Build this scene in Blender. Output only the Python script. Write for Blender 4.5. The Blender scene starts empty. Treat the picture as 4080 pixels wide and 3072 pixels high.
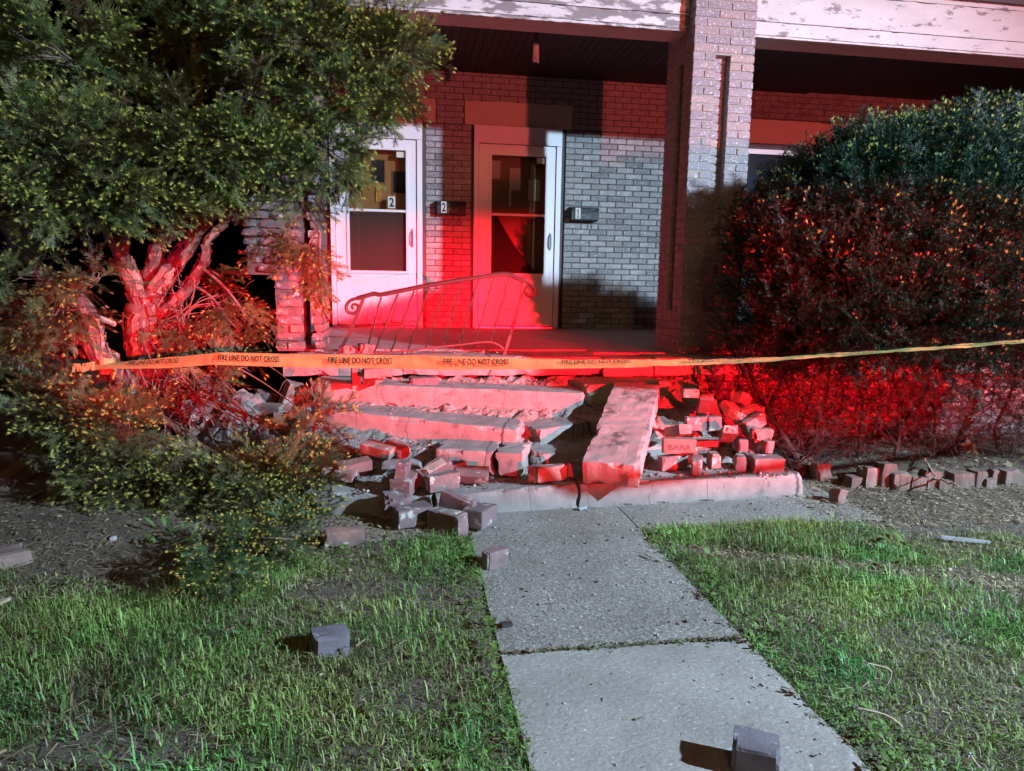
import bpy, bmesh, math, random
import numpy as np
from mathutils import Vector, Matrix, Euler, noise as mnoise
R = math.radians
random.seed(7); rng = np.random.default_rng(7)
scene = bpy.context.scene
col = scene.collection

# ------------------------------------------------------------------ camera
CAM = np.array([-2.3652, -5.4413, 1.3316]); YAW, PITCH, ROLL, FPX = .1558, .1424, .0159, 2725.5
_f = np.array([math.sin(YAW)*math.cos(PITCH), math.cos(YAW)*math.cos(PITCH), -math.sin(PITCH)])
_r0 = np.array([math.cos(YAW), -math.sin(YAW), 0.]); _u0 = np.cross(_r0, _f)
_r = math.cos(ROLL)*_r0+math.sin(ROLL)*_u0; _u = -math.sin(ROLL)*_r0+math.cos(ROLL)*_u0
cd = bpy.data.cameras.new('camera'); cam = bpy.data.objects.new('camera', cd); col.objects.link(cam)
cd.sensor_fit = 'HORIZONTAL'; cd.sensor_width = 36.; cd.lens = FPX/4080*36.; cd.clip_start = .05; cd.clip_end = 600
M = Matrix(((_r[0], _u[0], -_f[0], CAM[0]), (_r[1], _u[1], -_f[1], CAM[1]), (_r[2], _u[2], -_f[2], CAM[2]), (0, 0, 0, 1)))
cam.matrix_world = M
scene.camera = cam

# ------------------------------------------------------------------ world, light, exposure
w = bpy.data.worlds.new('World'); scene.world = w; w.use_nodes = True
nt = w.node_tree; bg = nt.nodes['Background']
sky = nt.nodes.new('ShaderNodeTexSky'); sky.sky_type = 'NISHITA'; sky.sun_disc = False
sky.sun_elevation = R(-4); sky.sun_rotation = R(200)
nt.links.new(sky.outputs[0], bg.inputs[0]); bg.inputs[1].default_value = .006
vs = scene.view_settings; vs.view_transform = 'Standard'; vs.look = 'None'; vs.gamma = 1; vs.exposure = .12; vs.use_curve_mapping = False
# faint amber glow of the town
sd = bpy.data.lights.new('town_glow', 'SUN'); sd.energy = .045; sd.angle = R(60); sd.color = (1, .74, .45)
so = bpy.data.objects.new('town_glow', sd); col.objects.link(so)
so.rotation_euler = Vector((.25, .60, -.75)).to_track_quat('-Z', 'Y').to_euler()

def spot(name, loc, aim, power, color, size, blend, radius, squash=1.0, roll=0.0):
    d = bpy.data.lights.new(name, 'SPOT'); d.energy = power; d.color = color
    d.spot_size = R(size); d.spot_blend = blend; d.shadow_soft_size = radius
    o = bpy.data.objects.new(name, d); col.objects.link(o); o.location = loc
    o.rotation_euler = ((Vector(aim)-Vector(loc)).to_track_quat('-Z', 'Y').to_matrix() @ Matrix.Rotation(R(roll), 3, 'Z')).to_euler()
    o.scale = (1, squash, 1)
    return o
# floodlight on the mast of the vehicle in the street, right of the camera
spot('scene_floodlight', (5.55, -7.25, 4.5), (-2.0, -2.0, .4), 11000, (.56, .765, 1.0), 104, 1., .09, .66)
# amber street lamp behind the camera
spot('street_lamp', (-3.2, -13.5, 6.5), (-1.8, -1, .6), 520, (1, .60, .25), 50, .8, .35)
# red warning lights of the fire engines: flat beams at bumper and hood height, then an added trunk spot
spot('red_warning_light', (3.0, -17., 1.2), (.15, 0, 1.0), 76000, (1, .004, .016), 35, .9, .035, .215, 0)
spot('red_hood_light', (2.2, -9., 3.1), (-1.9, 1.4, .95), 13500, (1, .006, .022), 34, .8, .03, .22)
spot('trunk_red_spot', (-1.0, -14., 1.0), (-4.05, -.5, .95), 16000, (1, .006, .022), 5.6, 1., .03)  # added lamp with no known source, only to redden the yew trunk
spot('red_beacon', (2.75, -7.4, 2.2), (1.3, 1., 3.8), 1900, (1, .10, .09), 80, .7, .08, .30)
spot('blue_beacon', (-7.5, -9.5, 1.5), (-4.0, -.3, 1.5), 420, (.10, .10, 1), 13, .9, .1)

# ------------------------------------------------------------------ photo-to-place helpers (positions are found on real planes)
S = 4080/2212
def ray(px, py): return _f+_r*((px-2040)/FPX)+_u*((1536-py)/FPX)
def onz(px, py, z): d = ray(px, py); return Vector(CAM+d*((z-CAM[2])/d[2]))
def ony(px, py, y): d = ray(px, py); return Vector(CAM+d*((y-CAM[1])/d[1]))
def onc(px, py, zc): return Vector(CAM+ray(px, py)*zc)
def s_ony(px, py, y): return ony(px*S, py*S, y)
def s_onz(px, py, z): return onz(px*S, py*S, z)

# ------------------------------------------------------------------ object helpers
def link(o, parent=None):
    col.objects.link(o)
    if parent is not None: o.parent = parent
    return o
def tag(o, label, cat, group=None):
    o['label'] = label; o['category'] = cat
    if group: o['group'] = group
    return o
def kind(o, k): o['kind'] = k; return o
def empty(name, loc=(0, 0, 0)):
    o = bpy.data.objects.new(name, None); o.location = loc; o.empty_display_size = .1
    return link(o)
def mk(name, verts, faces, mat, parent=None, smooth=False):
    me = bpy.data.meshes.new(name); me.from_pydata([tuple(v) for v in verts], [], faces); me.update()
    for m in (mat if isinstance(mat, (list, tuple)) else [mat]): me.materials.append(m)
    if smooth: me.polygons.foreach_set('use_smooth', [True]*len(me.polygons))
    o = bpy.data.objects.new(name, me); link(o)
    if parent is not None: setpar(o, parent)
    return o
def setpar(o, p):
    # keeps world coordinates: every parent here carries only a location
    o.parent = p
    q = p; off = Vector((0, 0, 0))
    while q is not None: off += q.location; q = q.parent
    if p.rotation_euler.to_quaternion().angle < 1e-6: o.location = o.location-off
    return o
def inst(name, me, loc, parent=None, rot=None, scale=None):
    o = bpy.data.objects.new(name, me); link(o); o.location = loc
    if rot is not None: o.rotation_euler = rot
    if scale is not None: o.scale = scale
    if parent is not None: setpar(o, parent)
    return o
class MB:
    """collects shapes into one mesh"""
    def __init__(s): s.v = []; s.f = []; s.m = []
    def add(s, v, f, m=0):
        b = len(s.v); s.v += [Vector(p) for p in v]; s.f += [tuple(i+b for i in q) for q in f]; s.m += [m]*len(f)
    def box(s, a, b, m=0):
        x0, y0, z0 = a; x1, y1, z1 = b
        s.add([(x0, y0, z0), (x1, y0, z0), (x1, y1, z0), (x0, y1, z0), (x0, y0, z1), (x1, y0, z1), (x1, y1, z1), (x0, y1, z1)],
              [(0, 3, 2, 1), (4, 5, 6, 7), (0, 1, 5, 4), (1, 2, 6, 5), (2, 3, 7, 6), (3, 0, 4, 7)], m)
    def tube(s, pts, rad, n=8, m=0, caps=True):
        pts = [Vector(p) for p in pts]
        if not isinstance(rad, (list, tuple)): rad = [rad]*len(pts)
        b = len(s.v); prev = None
        for i, p in enumerate(pts):
            t = (pts[min(i+1, len(pts)-1)]-pts[max(i-1, 0)])
            if t.length < 1e-9: t = Vector((0, 0, 1))
            t.normalize()
            if prev is None:
                a = t.orthogonal().normalized()
            else:
                a = (prev-t*prev.dot(t))
                a = a.normalized() if a.length > 1e-6 else t.orthogonal().normalized()
            prev = a; c = t.cross(a)
            for k in range(n):
                an = 2*math.pi*k/n; s.v.append(p+(a*math.cos(an)+c*math.sin(an))*rad[i])
        for i in range(len(pts)-1):
            for k in range(n):
                s.f.append((b+i*n+k, b+i*n+(k+1) % n, b+(i+1)*n+(k+1) % n, b+(i+1)*n+k)); s.m.append(m)
        if caps:
            s.f.append(tuple(b+k for k in reversed(range(n)))); s.m.append(m)
            e = b+(len(pts)-1)*n; s.f.append(tuple(e+k for k in range(n))); s.m.append(m)
    def build(s, name, mat, parent=None, smooth=False):
        o = mk(name, s.v, s.f, mat, None, smooth)
        if isinstance(mat, (list, tuple)): o.data.polygons.foreach_set('material_index', s.m)
        if parent is not None: setpar(o, parent)
        return o
def bevel_box_mesh(name, L, W, H, mat, b=.004, jit=.0, seed=0):
    bm = bmesh.new(); bmesh.ops.create_cube(bm, size=1)
    bmesh.ops.scale(bm, vec=(L, W, H), verts=bm.verts)
    bmesh.ops.bevel(bm, geom=bm.edges[:], offset=b, segments=1, affect='EDGES')
    rd = random.Random(seed)
    for v in bm.verts: v.co += Vector((rd.uniform(-jit, jit), rd.uniform(-jit, jit), rd.uniform(-jit, jit)))
    me = bpy.data.meshes.new(name); bm.to_mesh(me); bm.free(); me.materials.append(mat); return me
def rough_box(name, L, W, H, mat, cell=.03, chip=.006, seed=0, wob=None, cut=None):
    """a worn block: chipped edges, slightly uneven faces; origin at its centre"""
    n = [max(2, int(round(d/cell))) for d in (L, W, H)]; D = (L, W, H); idx = {}; V = []; F = []
    wob = chip*.35 if wob is None else wob
    off = Vector((seed*7.3, seed*3.1, seed*1.7))
    def vert(i, j, k):
        key = (i, j, k)
        if key in idx: return idx[key]
        p = Vector([D[a]*(key[a]/n[a]-.5) for a in range(3)])
        ext = [0 if 0 < key[a] < n[a] else (1 if key[a] else -1) for a in range(3)]
        cnt = sum(1 for e in ext if e)
        q = p.copy()
        big = max(0, mnoise.noise(p*9+off)-.12)*5.
        if cnt >= 2:
            a = chip*(.10+.45*abs(mnoise.noise(p*28+off))+big)*(1.2 if cnt == 3 else 1)
            for ax in range(3):
                if ext[ax]: q[ax] -= ext[ax]*a
        for ax in range(3): q[ax] += wob*mnoise.noise(p*14+off+Vector((ax*11, 0, 0)))*1.6
        if cut: q = cut(q)
        idx[key] = len(V); V.append(q); return idx[key]
    for a in range(3):
        b, c = (a+1) % 3, (a+2) % 3
        for side in (0, n[a]):
            for i in range(n[b]):
                for j in range(n[c]):
                    def kk(u, v):
                        t = [0, 0, 0]; t[a] = side; t[b] = u; t[c] = v; return vert(*t)
                    q = [kk(i, j), kk(i+1, j), kk(i+1, j+1), kk(i, j+1)]
                    F.append(q if side else q[::-1])
    me = bpy.data.meshes.new(name); me.from_pydata([tuple(v) for v in V], [], F); me.update(); me.materials.append(mat)
    return me
def text_mesh(body, bold=0.0):
    cu = bpy.data.curves.new('t', 'FONT'); cu.body = body; cu.offset = bold; cu.resolution_u = 3
    o = bpy.data.objects.new('t', cu); col.objects.link(o)
    dg = bpy.context.evaluated_depsgraph_get(); me = bpy.data.meshes.new_from_object(o.evaluated_get(dg))
    V = [Vector(v.co) for v in me.vertices]; F = [tuple(p.vertices) for p in me.polygons]
    bpy.data.objects.remove(o); bpy.data.curves.remove(cu); bpy.data.meshes.remove(me)
    x0 = min(v.x for v in V); x1 = max(v.x for v in V); y0 = min(v.y for v in V); y1 = max(v.y for v in V)
    return [((v.x-x0)/(x1-x0), (v.y-y0)/(y1-y0)) for v in V], F
def np_mesh(name, V, T, mat, parent=None, colors=None, kindv=None, quads=False):
    """big mesh from numpy arrays, V (n,3), T (m,3 or 4)"""
    k = T.shape[1]; me = bpy.data.meshes.new(name)
    me.vertices.add(len(V)); me.vertices.foreach_set('co', V.astype(np.float32).ravel())
    me.loops.add(T.size); me.loops.foreach_set('vertex_index', T.astype(np.int32).ravel())
    me.polygons.add(len(T)); me.polygons.foreach_set('loop_start', np.arange(0, T.size, k, dtype=np.int32))
    me.update(calc_edges=True)
    if colors is not None:
        at = me.color_attributes.new('tint', 'FLOAT_COLOR', 'POINT')
        c = np.ones((len(V), 4), np.float32); c[:, :3] = colors; at.data.foreach_set('color', c.ravel())
    me.materials.append(mat); me.validate()
    o = bpy.data.objects.new(name, me); link(o)
    if parent is not None: setpar(o, parent)
    if kindv: o['kind'] = kindv
    return o

# ------------------------------------------------------------------ materials
MATS = {}
def mat(name, c1, c2=None, scale=6., c3=None, scale3=25., t3=.62, rough=.85, bump=.25, bscale=60., spec=.3, stretch=(1, 1, 1),
        rand=0.0, coord='Object', metal=0.0, attr=False, cracks=0.0, randcols=None, transl=0.0, dist=.004, soft=.18, stain=0.0):
    m = bpy.data.materials.new(name); m.use_nodes = True; t = m.node_tree; N = t.nodes; Lk = t.links
    b = N['Principled BSDF']; b.inputs['Roughness'].default_value = rough; b.inputs['Specular IOR Level'].default_value = spec
    b.inputs['Metallic'].default_value = metal
    tc = N.new('ShaderNodeTexCoord'); mp = N.new('ShaderNodeMapping'); mp.inputs['Scale'].default_value = stretch
    if coord == 'World':
        g = N.new('ShaderNodeNewGeometry'); Lk.new(g.outputs['Position'], mp.inputs['Vector'])
    else: Lk.new(tc.outputs[coord], mp.inputs['Vector'])
    oi = N.new('ShaderNodeObjectInfo')
    ad = N.new('ShaderNodeVectorMath'); ad.operation = 'MULTIPLY_ADD'
    Lk.new(oi.outputs['Random'], ad.inputs[0]); ad.inputs[1].default_value = (13, 17, 11); Lk.new(mp.outputs[0], ad.inputs[2])
    vec = ad.outputs[0]
    def noise(sc, detail=6, r=.6):
        n = N.new('ShaderNodeTexNoise'); n.inputs['Scale'].default_value = sc; n.inputs['Detail'].default_value = detail
        n.inputs['Roughness'].default_value = r; Lk.new(vec, n.inputs['Vector']); return n.outputs['Fac']
    def ramp(src, p0, p1):
        r = N.new('ShaderNodeMapRange'); r.inputs['From Min'].default_value = p0; r.inputs['From Max'].default_value = p1
        Lk.new(src, r.inputs['Value']); return r.outputs['Result']
    def mix(fac, a, bb, mode='MIX'):
        x = N.new('ShaderNodeMix'); x.data_type = 'RGBA'; x.blend_type = mode
        if isinstance(fac, float): x.inputs['Factor'].default_value = fac
        else: Lk.new(fac, x.inputs['Factor'])
        for s_, v in ((x.inputs['A'], a), (x.inputs['B'], bb)):
            if isinstance(v, tuple): s_.default_value = (*v, 1)
            else: Lk.new(v, s_)
        return x.outputs['Result']
    c = c1
    if attr:
        at = N.new('ShaderNodeAttribute'); at.attribute_name = 'tint'; c = at.outputs['Color']
    if randcols:
        cr = N.new('ShaderNodeValToRGB'); cr.color_ramp.interpolation = 'CONSTANT'
        els = cr.color_ramp.elements
        for i, cc in enumerate(randcols):
            e = els[i] if i < 2 else els.new(i/len(randcols))
            e.position = i/len(randcols); e.color = (*cc, 1)
        Lk.new(oi.outputs['Random'], cr.inputs['Fac']); c = cr.outputs['Color']
    if c2 is not None: c = mix(ramp(noise(scale), .5-soft, .5+soft), c, c2)
    if c3 is not None: c = mix(ramp(noise(scale3, 8, .65), t3, t3+.06), c, c3)
    if stain:
        c = mix(ramp(noise(2.6, 5, .6), .42, .68), c, mix(stain, c, (.10, .085, .07)))
        c = mix(ramp(noise(9., 7, .7), .60, .70), c, mix(stain*.8, c, (.09, .075, .06)))
    if cracks:
        v = N.new('ShaderNodeTexVoronoi'); v.feature = 'DISTANCE_TO_EDGE'; v.inputs['Scale'].default_value = cracks
        wv = N.new('ShaderNodeVectorMath'); wv.operation = 'MULTIPLY_ADD'; nn = N.new('ShaderNodeTexNoise'); nn.inputs['Scale'].default_value = 9
        Lk.new(vec, nn.inputs['Vector']); Lk.new(nn.outputs['Color'], wv.inputs[0]); wv.inputs[1].default_value = (.07, .07, .07); Lk.new(vec, wv.inputs[2])
        s2 = N.new('ShaderNodeVectorMath'); s2.operation = 'MULTIPLY'; s2.inputs[1].default_value = (1, 0, 0); Lk.new(wv.outputs[0], s2.inputs[0])
        Lk.new(s2.outputs[0], v.inputs['Vector'])
        c = mix(ramp(v.outputs['Distance'], .0045, .001), c, (.08, .07, .065))
    if rand:
        hv = N.new('ShaderNodeHueSaturation'); rr = N.new('ShaderNodeMapRange'); rr.inputs['To Min'].default_value = 1-rand; rr.inputs['To Max'].default_value = 1+rand
        Lk.new(oi.outputs['Random'], rr.inputs['Value']); Lk.new(rr.outputs[0], hv.inputs['Value'])
        if isinstance(c, tuple): hv.inputs['Color'].default_value = (*c, 1)
        else: Lk.new(c, hv.inputs['Color'])
        c = hv.outputs[0]
    if isinstance(c, tuple): b.inputs['Base Color'].default_value = (*c, 1)
    else: Lk.new(c, b.inputs['Base Color'])
    if bump:
        bp = N.new('ShaderNodeBump'); bp.inputs['Strength'].default_value = bump; bp.inputs['Distance'].default_value = dist
        Lk.new(noise(bscale, 5, .7), bp.inputs['Height']); Lk.new(bp.outputs[0], b.inputs['Normal'])
    if transl:
        ts = N.new('ShaderNodeBsdfTranslucent'); ms = N.new('ShaderNodeMixShader'); ms.inputs[0].default_value = transl
        if isinstance(c, tuple): ts.inputs[0].default_value = (*c, 1)
        else: Lk.new(c, ts.inputs[0])
        Lk.new(b.outputs[0], ms.inputs[1]); Lk.new(ts.outputs[0], ms.inputs[2]); Lk.new(ms.outputs[0], N['Material Output'].inputs[0])
    MATS[name] = m; return m

BRK = [(.25, .145, .135), (.31, .17, .14), (.21, .135, .135), (.36, .195, .15), (.26, .165, .16), (.18, .12, .12), (.37, .21, .16), (.28, .15, .13)]
PIL = [(.25, .19, .20), (.30, .21, .21), (.21, .17, .19), (.34, .22, .20), (.25, .20, .22), (.29, .23, .25), (.38, .25, .21), (.20, .16, .18)]
m_wallbrick = mat('wall_brick', (.2, .1, .1), (.23, .225, .22), 14., c3=(.55, .54, .53), scale3=62., t3=.575, randcols=[(.26, .255, .25), (.36, .345, .33), (.17, .165, .165), (.40, .38, .36), (.30, .285, .27), (.12, .115, .115), (.24, .215, .20)], rough=.75, bump=.7, bscale=75., spec=.35)
m_pilbrick = mat('pillar_brick', (.2, .1, .1), (.26, .20, .20), 16., c3=(.56, .53, .54), scale3=58., t3=.565, randcols=PIL, rough=.7, bump=.6, bscale=70., spec=.4)
m_loose = mat('loose_brick', (.2, .1, .1), (.13, .095, .095), 10., c3=(.43, .40, .38), scale3=11., t3=.575, randcols=BRK, rough=.85, bump=.45, bscale=80.)
m_barr = mat('stamped_brick', (.27, .16, .13), (.22, .14, .12), 12., rough=.85, bump=.35, bscale=80.)
m_mortar = mat('mortar', (.34, .31, .27), (.25, .23, .20), 20., rough=.95, bump=.6, bscale=90.)
m_mortard = mat('old_mortar', (.13, .11, .105), (.085, .072, .068), 20., rough=.95, bump=.6, bscale=90.)
m_stone = mat('limestone', (.42, .38, .31), (.33, .29, .24), 7., c3=(.20, .18, .15), scale3=11., t3=.62, rough=.9, bump=.4, bscale=50.)
m_lintel = mat('lintel_stone', (.55, .47, .40), (.48, .41, .35), 5., rough=.9, bump=.2, bscale=60.)
m_step = mat('step_concrete', (.33, .30, .28), (.245, .22, .205), 9., stain=.45, c3=(.17, .15, .14), scale3=8., t3=.61, rough=.9, bump=.5, bscale=60., cracks=2.1, dist=.005)
m_slab = mat('fallen_slab', (.36, .32, .30), (.29, .255, .24), 6., stain=.3, c3=(.13, .115, .11), scale3=5., t3=.535, rough=.7, bump=.6, bscale=50., dist=.006)
m_deck = mat('deck_concrete', (.30, .28, .26), (.22, .20, .19), 5., c3=(.10, .095, .09), scale3=14., t3=.60, rough=.75, bump=.5, bscale=50., coord='World')
m_rubble = mat('rubble', (.20, .15, .13), (.30, .27, .25), 18., c3=(.06, .055, .05), scale3=20., t3=.56, rough=.95, bump=.9, bscale=45., dist=.01)
m_crumb = mat('crumbs', (.2, .2, .2), attr=True, rough=.9, bump=.3)
m_walk1 = mat('aggregate_concrete', (.32, .29, .255), (.18, .16, .135), 75., stain=.35, c3=(.58, .55, .51), scale3=70., t3=.585, rough=.85, bump=1.0, bscale=85., dist=.008, soft=.10)
m_walk2 = mat('broom_concrete', (.34, .31, .28), (.255, .23, .205), 60., stain=.28, c3=(.52, .50, .48), scale3=62., t3=.60, rough=.85, bump=.9, bscale=40., stretch=(1, 1.35, 1), dist=.005, soft=.16)
m_paint = mat('peeling_paint', (.60, .59, .58), (.50, .49, .48), 4., c3=(.20, .185, .18), scale3=5.2, t3=.475, rough=.6, bump=.5, bscale=40., stretch=(.75, 1, 2.6))
m_paint2 = mat('worn_paint', (.58, .55, .52), (.48, .45, .43), 4., c3=(.20, .17, .16), scale3=9., t3=.57, rough=.6, bump=.35, bscale=40., stretch=(.6, 1, 1.6))
m_soffit = mat('soffit_paint', (.42, .38, .35), (.36, .32, .30), 5., rough=.7, bump=.15)
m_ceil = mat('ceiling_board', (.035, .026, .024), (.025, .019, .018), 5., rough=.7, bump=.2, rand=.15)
m_white = mat('white_door', (.76, .76, .77), (.70, .70, .71), 3., rough=.42, bump=.05, spec=.4)
m_trim = mat('dark_trim', (.10, .065, .06), (.07, .05, .045), 6., rough=.6, bump=.2)
m_wood = mat('stained_wood', (.40, .195, .065), (.33, .15, .045), 7., rough=.4, bump=.12, bscale=30., stretch=(6, 6, .5), spec=.5)
m_wood2 = mat('dark_stained_wood', (.22, .11, .05), (.17, .08, .035), 7., rough=.4, bump=.12, bscale=30., stretch=(6, 6, .5), spec=.5)
m_pane = mat('dark_pane', (.02, .022, .03), rough=.08, bump=0, spec=.6)
m_screen = mat('screen_cloth', (.03, .026, .026), rough=.8, bump=0)
m_paper = mat('paper', (.62, .60, .54), (.55, .53, .47), 5., rough=.8, bump=.1)
m_black = mat('black_metal', (.022, .022, .025), (.045, .042, .042), 12., rough=.5, bump=.2, bscale=60.)
m_iron = mat('rusty_iron', (.022, .020, .020), (.035, .024, .020), 25., c3=(.10, .075, .065), scale3=45., t3=.66, rough=.55, bump=.5, bscale=120., spec=.5)
m_ink = mat('black_ink', (.012, .012, .012), rough=.6, bump=0)
m_grey = mat('grey_emboss', (.16, .16, .17), rough=.5, bump=0)
m_tape = mat('yellow_tape', (.47, .46, .17), (.43, .41, .15), 2., rough=.35, bump=.08, bscale=14., spec=.5, transl=.25)
m_bark = mat('yew_bark', (.20, .11, .085), (.07, .045, .04), 11., c3=(.40, .26, .20), scale3=13., t3=.57, rough=.9, bump=1., bscale=28., stretch=(3, 3, .7), dist=.012)
m_bark2 = mat('flaking_bark', (.34, .21, .16), (.16, .09, .07), 15., c3=(.46, .34, .28), scale3=18., t3=.58, rough=.9, bump=.6, bscale=40.)
m_twig = mat('twig_bark', (.20, .13, .10), (.14, .095, .075), 20., rough=.9, bump=.4)
m_dark = mat('shrub_bark', (.05, .036, .03), (.03, .023, .02), 20., rough=.9, bump=.5)
m_splint = mat('splintered_wood', (.50, .37, .28), (.36, .25, .19), 20., rough=.85, bump=.5, stretch=(1, 1, .3))
m_yew = mat('yew_needles', (.05, .09, .03), attr=True, rough=.5, bump=0, spec=.35, transl=.12)
m_hedge = mat('hedge_needles', (.05, .09, .03), attr=True, rough=.5, bump=0, spec=.35, transl=.10)
m_grass = mat('grass_blades', (.06, .13, .03), attr=True, rough=.5, bump=0, spec=.35, transl=.25)
m_litter = mat('litter', (.2, .15, .1), attr=True, rough=.9, bump=0)
m_soil = mat('soil', (.085, .065, .048), (.13, .105, .08), 4., c3=(.19, .165, .13), scale3=30., t3=.60, rough=.95, bump=1., bscale=26., coord='World', dist=.02)
m_stub = mat('weathered_stub', (.19, .15, .125), (.105, .08, .065), 8., c3=(.045, .035, .03), scale3=12., t3=.60, rough=.95, bump=.9, bscale=24., stretch=(4, 4, .5), rand=.25, dist=.008)
m_plastic = mat('white_scrap', (.40, .40, .42), (.26, .26, .28), 12., rough=.5, bump=.3)
m_bulb = mat('frosted_tube', (.72, .70, .66), rough=.35, bump=0)
m_steel = mat('pale_metal', (.40, .40, .42), (.30, .30, .31), 10., rough=.35, bump=.1, metal=.6)
m_brass = mat('brass', (.55, .38, .15), rough=.3, bump=0, metal=.8)
m_plank = mat('old_plank', (.24, .17, .15), (.16, .115, .10), 6., rough=.9, bump=.6, bscale=30., stretch=(.6, 5, 5))
m_ylleaf = mat('yellow_leaf', (.13, .13, .04), (.10, .10, .03), 8., rough=.6, bump=.1, transl=.2)
m_scr2 = bpy.data.materials.new('insect_screen'); m_scr2.use_nodes = True
_n = m_scr2.node_tree.nodes; _l = m_scr2.node_tree.links; _t = _n.new('ShaderNodeBsdfTransparent'); _d = _n.new('ShaderNodeBsdfDiffuse'); _d.inputs[0].default_value = (.10, .085, .08, 1)
_m = _n.new('ShaderNodeMixShader'); _m.inputs[0].default_value = .5; _l.new(_t.outputs[0], _m.inputs[1]); _l.new(_d.outputs[0], _m.inputs[2]); _l.new(_m.outputs[0], _n['Material Output'].inputs[0])
mg = bpy.data.materials.new('door_glass'); mg.use_nodes = True
_n = mg.node_tree.nodes; _l = mg.node_tree.links
_t = _n.new('ShaderNodeBsdfTransparent'); _t.inputs[0].default_value = (.86, .87, .86, 1); _g = _n.new('ShaderNodeBsdfGlossy'); _g.inputs['Roughness'].default_value = .03
_fr = _n.new('ShaderNodeFresnel'); _fr.inputs[0].default_value = 1.35
_m = _n.new('ShaderNodeMixShader'); _l.new(_fr.outputs[0], _m.inputs[0]); _l.new(_t.outputs[0], _m.inputs[1]); _l.new(_g.outputs[0], _m.inputs[2]); _l.new(_m.outputs[0], _n['Material Output'].inputs[0])

# ================================================================== GROUND AND PATHS
YW = 2.87; ZD = .775
def fbm(x, y, s=1.0, o=0.0): return mnoise.fractal(Vector((x*s+o, y*s-o, o*.37)), 1.0, 2.0, 4)
def on_walk(x, y, mrg=0.0):
    return (-2.03-mrg < x < -1.08+mrg and y < -1.5) or (-2.95-mrg < x < .42+mrg and -1.93-mrg < y < -1.0)
def gh(x, y):
    h = .012*fbm(x, y, 1.6)+.006*fbm(x, y, 6., 3.)
    if on_walk(x, y, -.10) or y > 2.2: return -.05
    if on_walk(x, y, .13): return min(.002+.3*h, .006)
    e = 0
    if x < -2.95: e = min(1, (-2.95-x)/.9)*max(0, min(1, (y+2.6)/.8))*.07        # bed under the yew
    if x > .4: e = max(e, max(0, min(1, (y+1.25)/.15))*.05)                         # bed behind the edging stubs
    return .004+h+e
gx = [-250, -120, -60, -30, -16, -10]+list(np.arange(-7.4, 5.2, .11))+[7, 10, 16, 30, 60, 120, 250]
gy = [-250, -120, -60, -30, -16, -9]+list(np.arange(-6.2, 2.3, .11))+[4, 8, 16, 30, 60, 120, 250]
V = [(x, y, gh(x, y) if (-8 < x < 6 and -7 < y < 3) else -.04) for y in gy for x in gx]; nx = len(gx)
F = [(j*nx+i, j*nx+i+1, (j+1)*nx+i+1, (j+1)*nx+i) for j in range(len(gy)-1) for i in range(nx-1)]
ground = kind(mk('ground', V, F, m_soil, None, True), 'structure')

walk = kind(empty('walkway', (-1.55, -3, 0)), 'structure')
def flag(x0, x1, y0, y1, m, z=.012, seed=0, tilt=(0, 0)):
    me = rough_box('slab', x1-x0, y1-y0, .09, m, .07, .0025, seed, .001)
    return inst('slab', me, ((x0+x1)/2, (y0+y1)/2, z-.045), walk, (R(tilt[0]), R(tilt[1]), 0))
flag(-2.03, -1.085, -5.2, -3.15, m_walk2, .014, 1)
flag(-2.03, -1.085, -8.4, -5.21, m_walk2, .010, 6)
flag(-2.03, -1.085, -3.135, -1.93, m_walk1, .012, 2, (.1, 0))
flag(-2.03, -1.085, -1.922, -1.0, m_walk1, .010, 3)
flag(-2.95, -2.038, -1.93, -1.0, m_walk1, .006, 4, (0, -.15))
flag(-1.077, .42, -1.93, -1.0, m_walk1, .008, 5)

# ================================================================== HOUSE
house = tag(empty('brick_house', (-1, 3, .8)), 'brick house front with two white storm doors under a dark porch roof', 'house')
def part(name, mb, m, parent=house, smooth=False): return mb.build(name, m, parent, smooth)
D1 = (-1.557, -.512); D2 = (-3.205, -2.16); ZB = .85; ZT = 3.195
# wall: mortar bed and the bricks in it
wb = MB()
YC = YW+.009
wb.box((-3.75, YC, .3), (D2[0]-.03, YC+.3, 3.9)); wb.box((D2[1]+.04, YC, .3), (D1[0]-.03, YC+.3, 3.9)); wb.box((D1[1]+.06, YC, .3), (1.75, YC+.3, 3.9))
wb.box((D2[0]-.03, YC, ZT), (D2[1]+.04, YC+.3, 3.9)); wb.box((D1[0]-.03, YC, ZT), (D1[1]+.06, YC+.3, 3.9))
wb.box((D2[0]-.03, YC, .3), (D2[1]+.04, YC+.3, ZB-.03)); wb.box((D1[0]-.03, YC, .3), (D1[1]+.06, YC+.3, ZB-.03))
wb.box((1.75, YC, 3.1), (3.6, YC+.3, 3.9)); wb.box((1.75, YC, .3), (3.6, YC+.3, 1.5)); wb.box((3.6, YC, .3), (6.5, YC+.3, 3.9))
wall = part('wall', wb, m_mortard)
BH = .0677
wall_me = {}
def wbrick(L):
    k = round(L, 3)
    if k not in wall_me: wall_me[k] = bevel_box_mesh('brick', k, .05, .057, m_wallbrick, .004, .0012, int(k*1000))
    return wall_me[k]
segs = []      # (x0,x1,z0,z1) zones of visible brick
segs.append((D1[1]+.065, .95, ZB-.02, 3.205)); segs.append((D2[1]+.045, D1[0]-.035, ZB-.02, 3.205)); segs.append((-3.6, 1.5, 3.205, 3.86))
LT = [(-3.32, -2.0), (-1.666, -.379)]
cells = []
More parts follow.
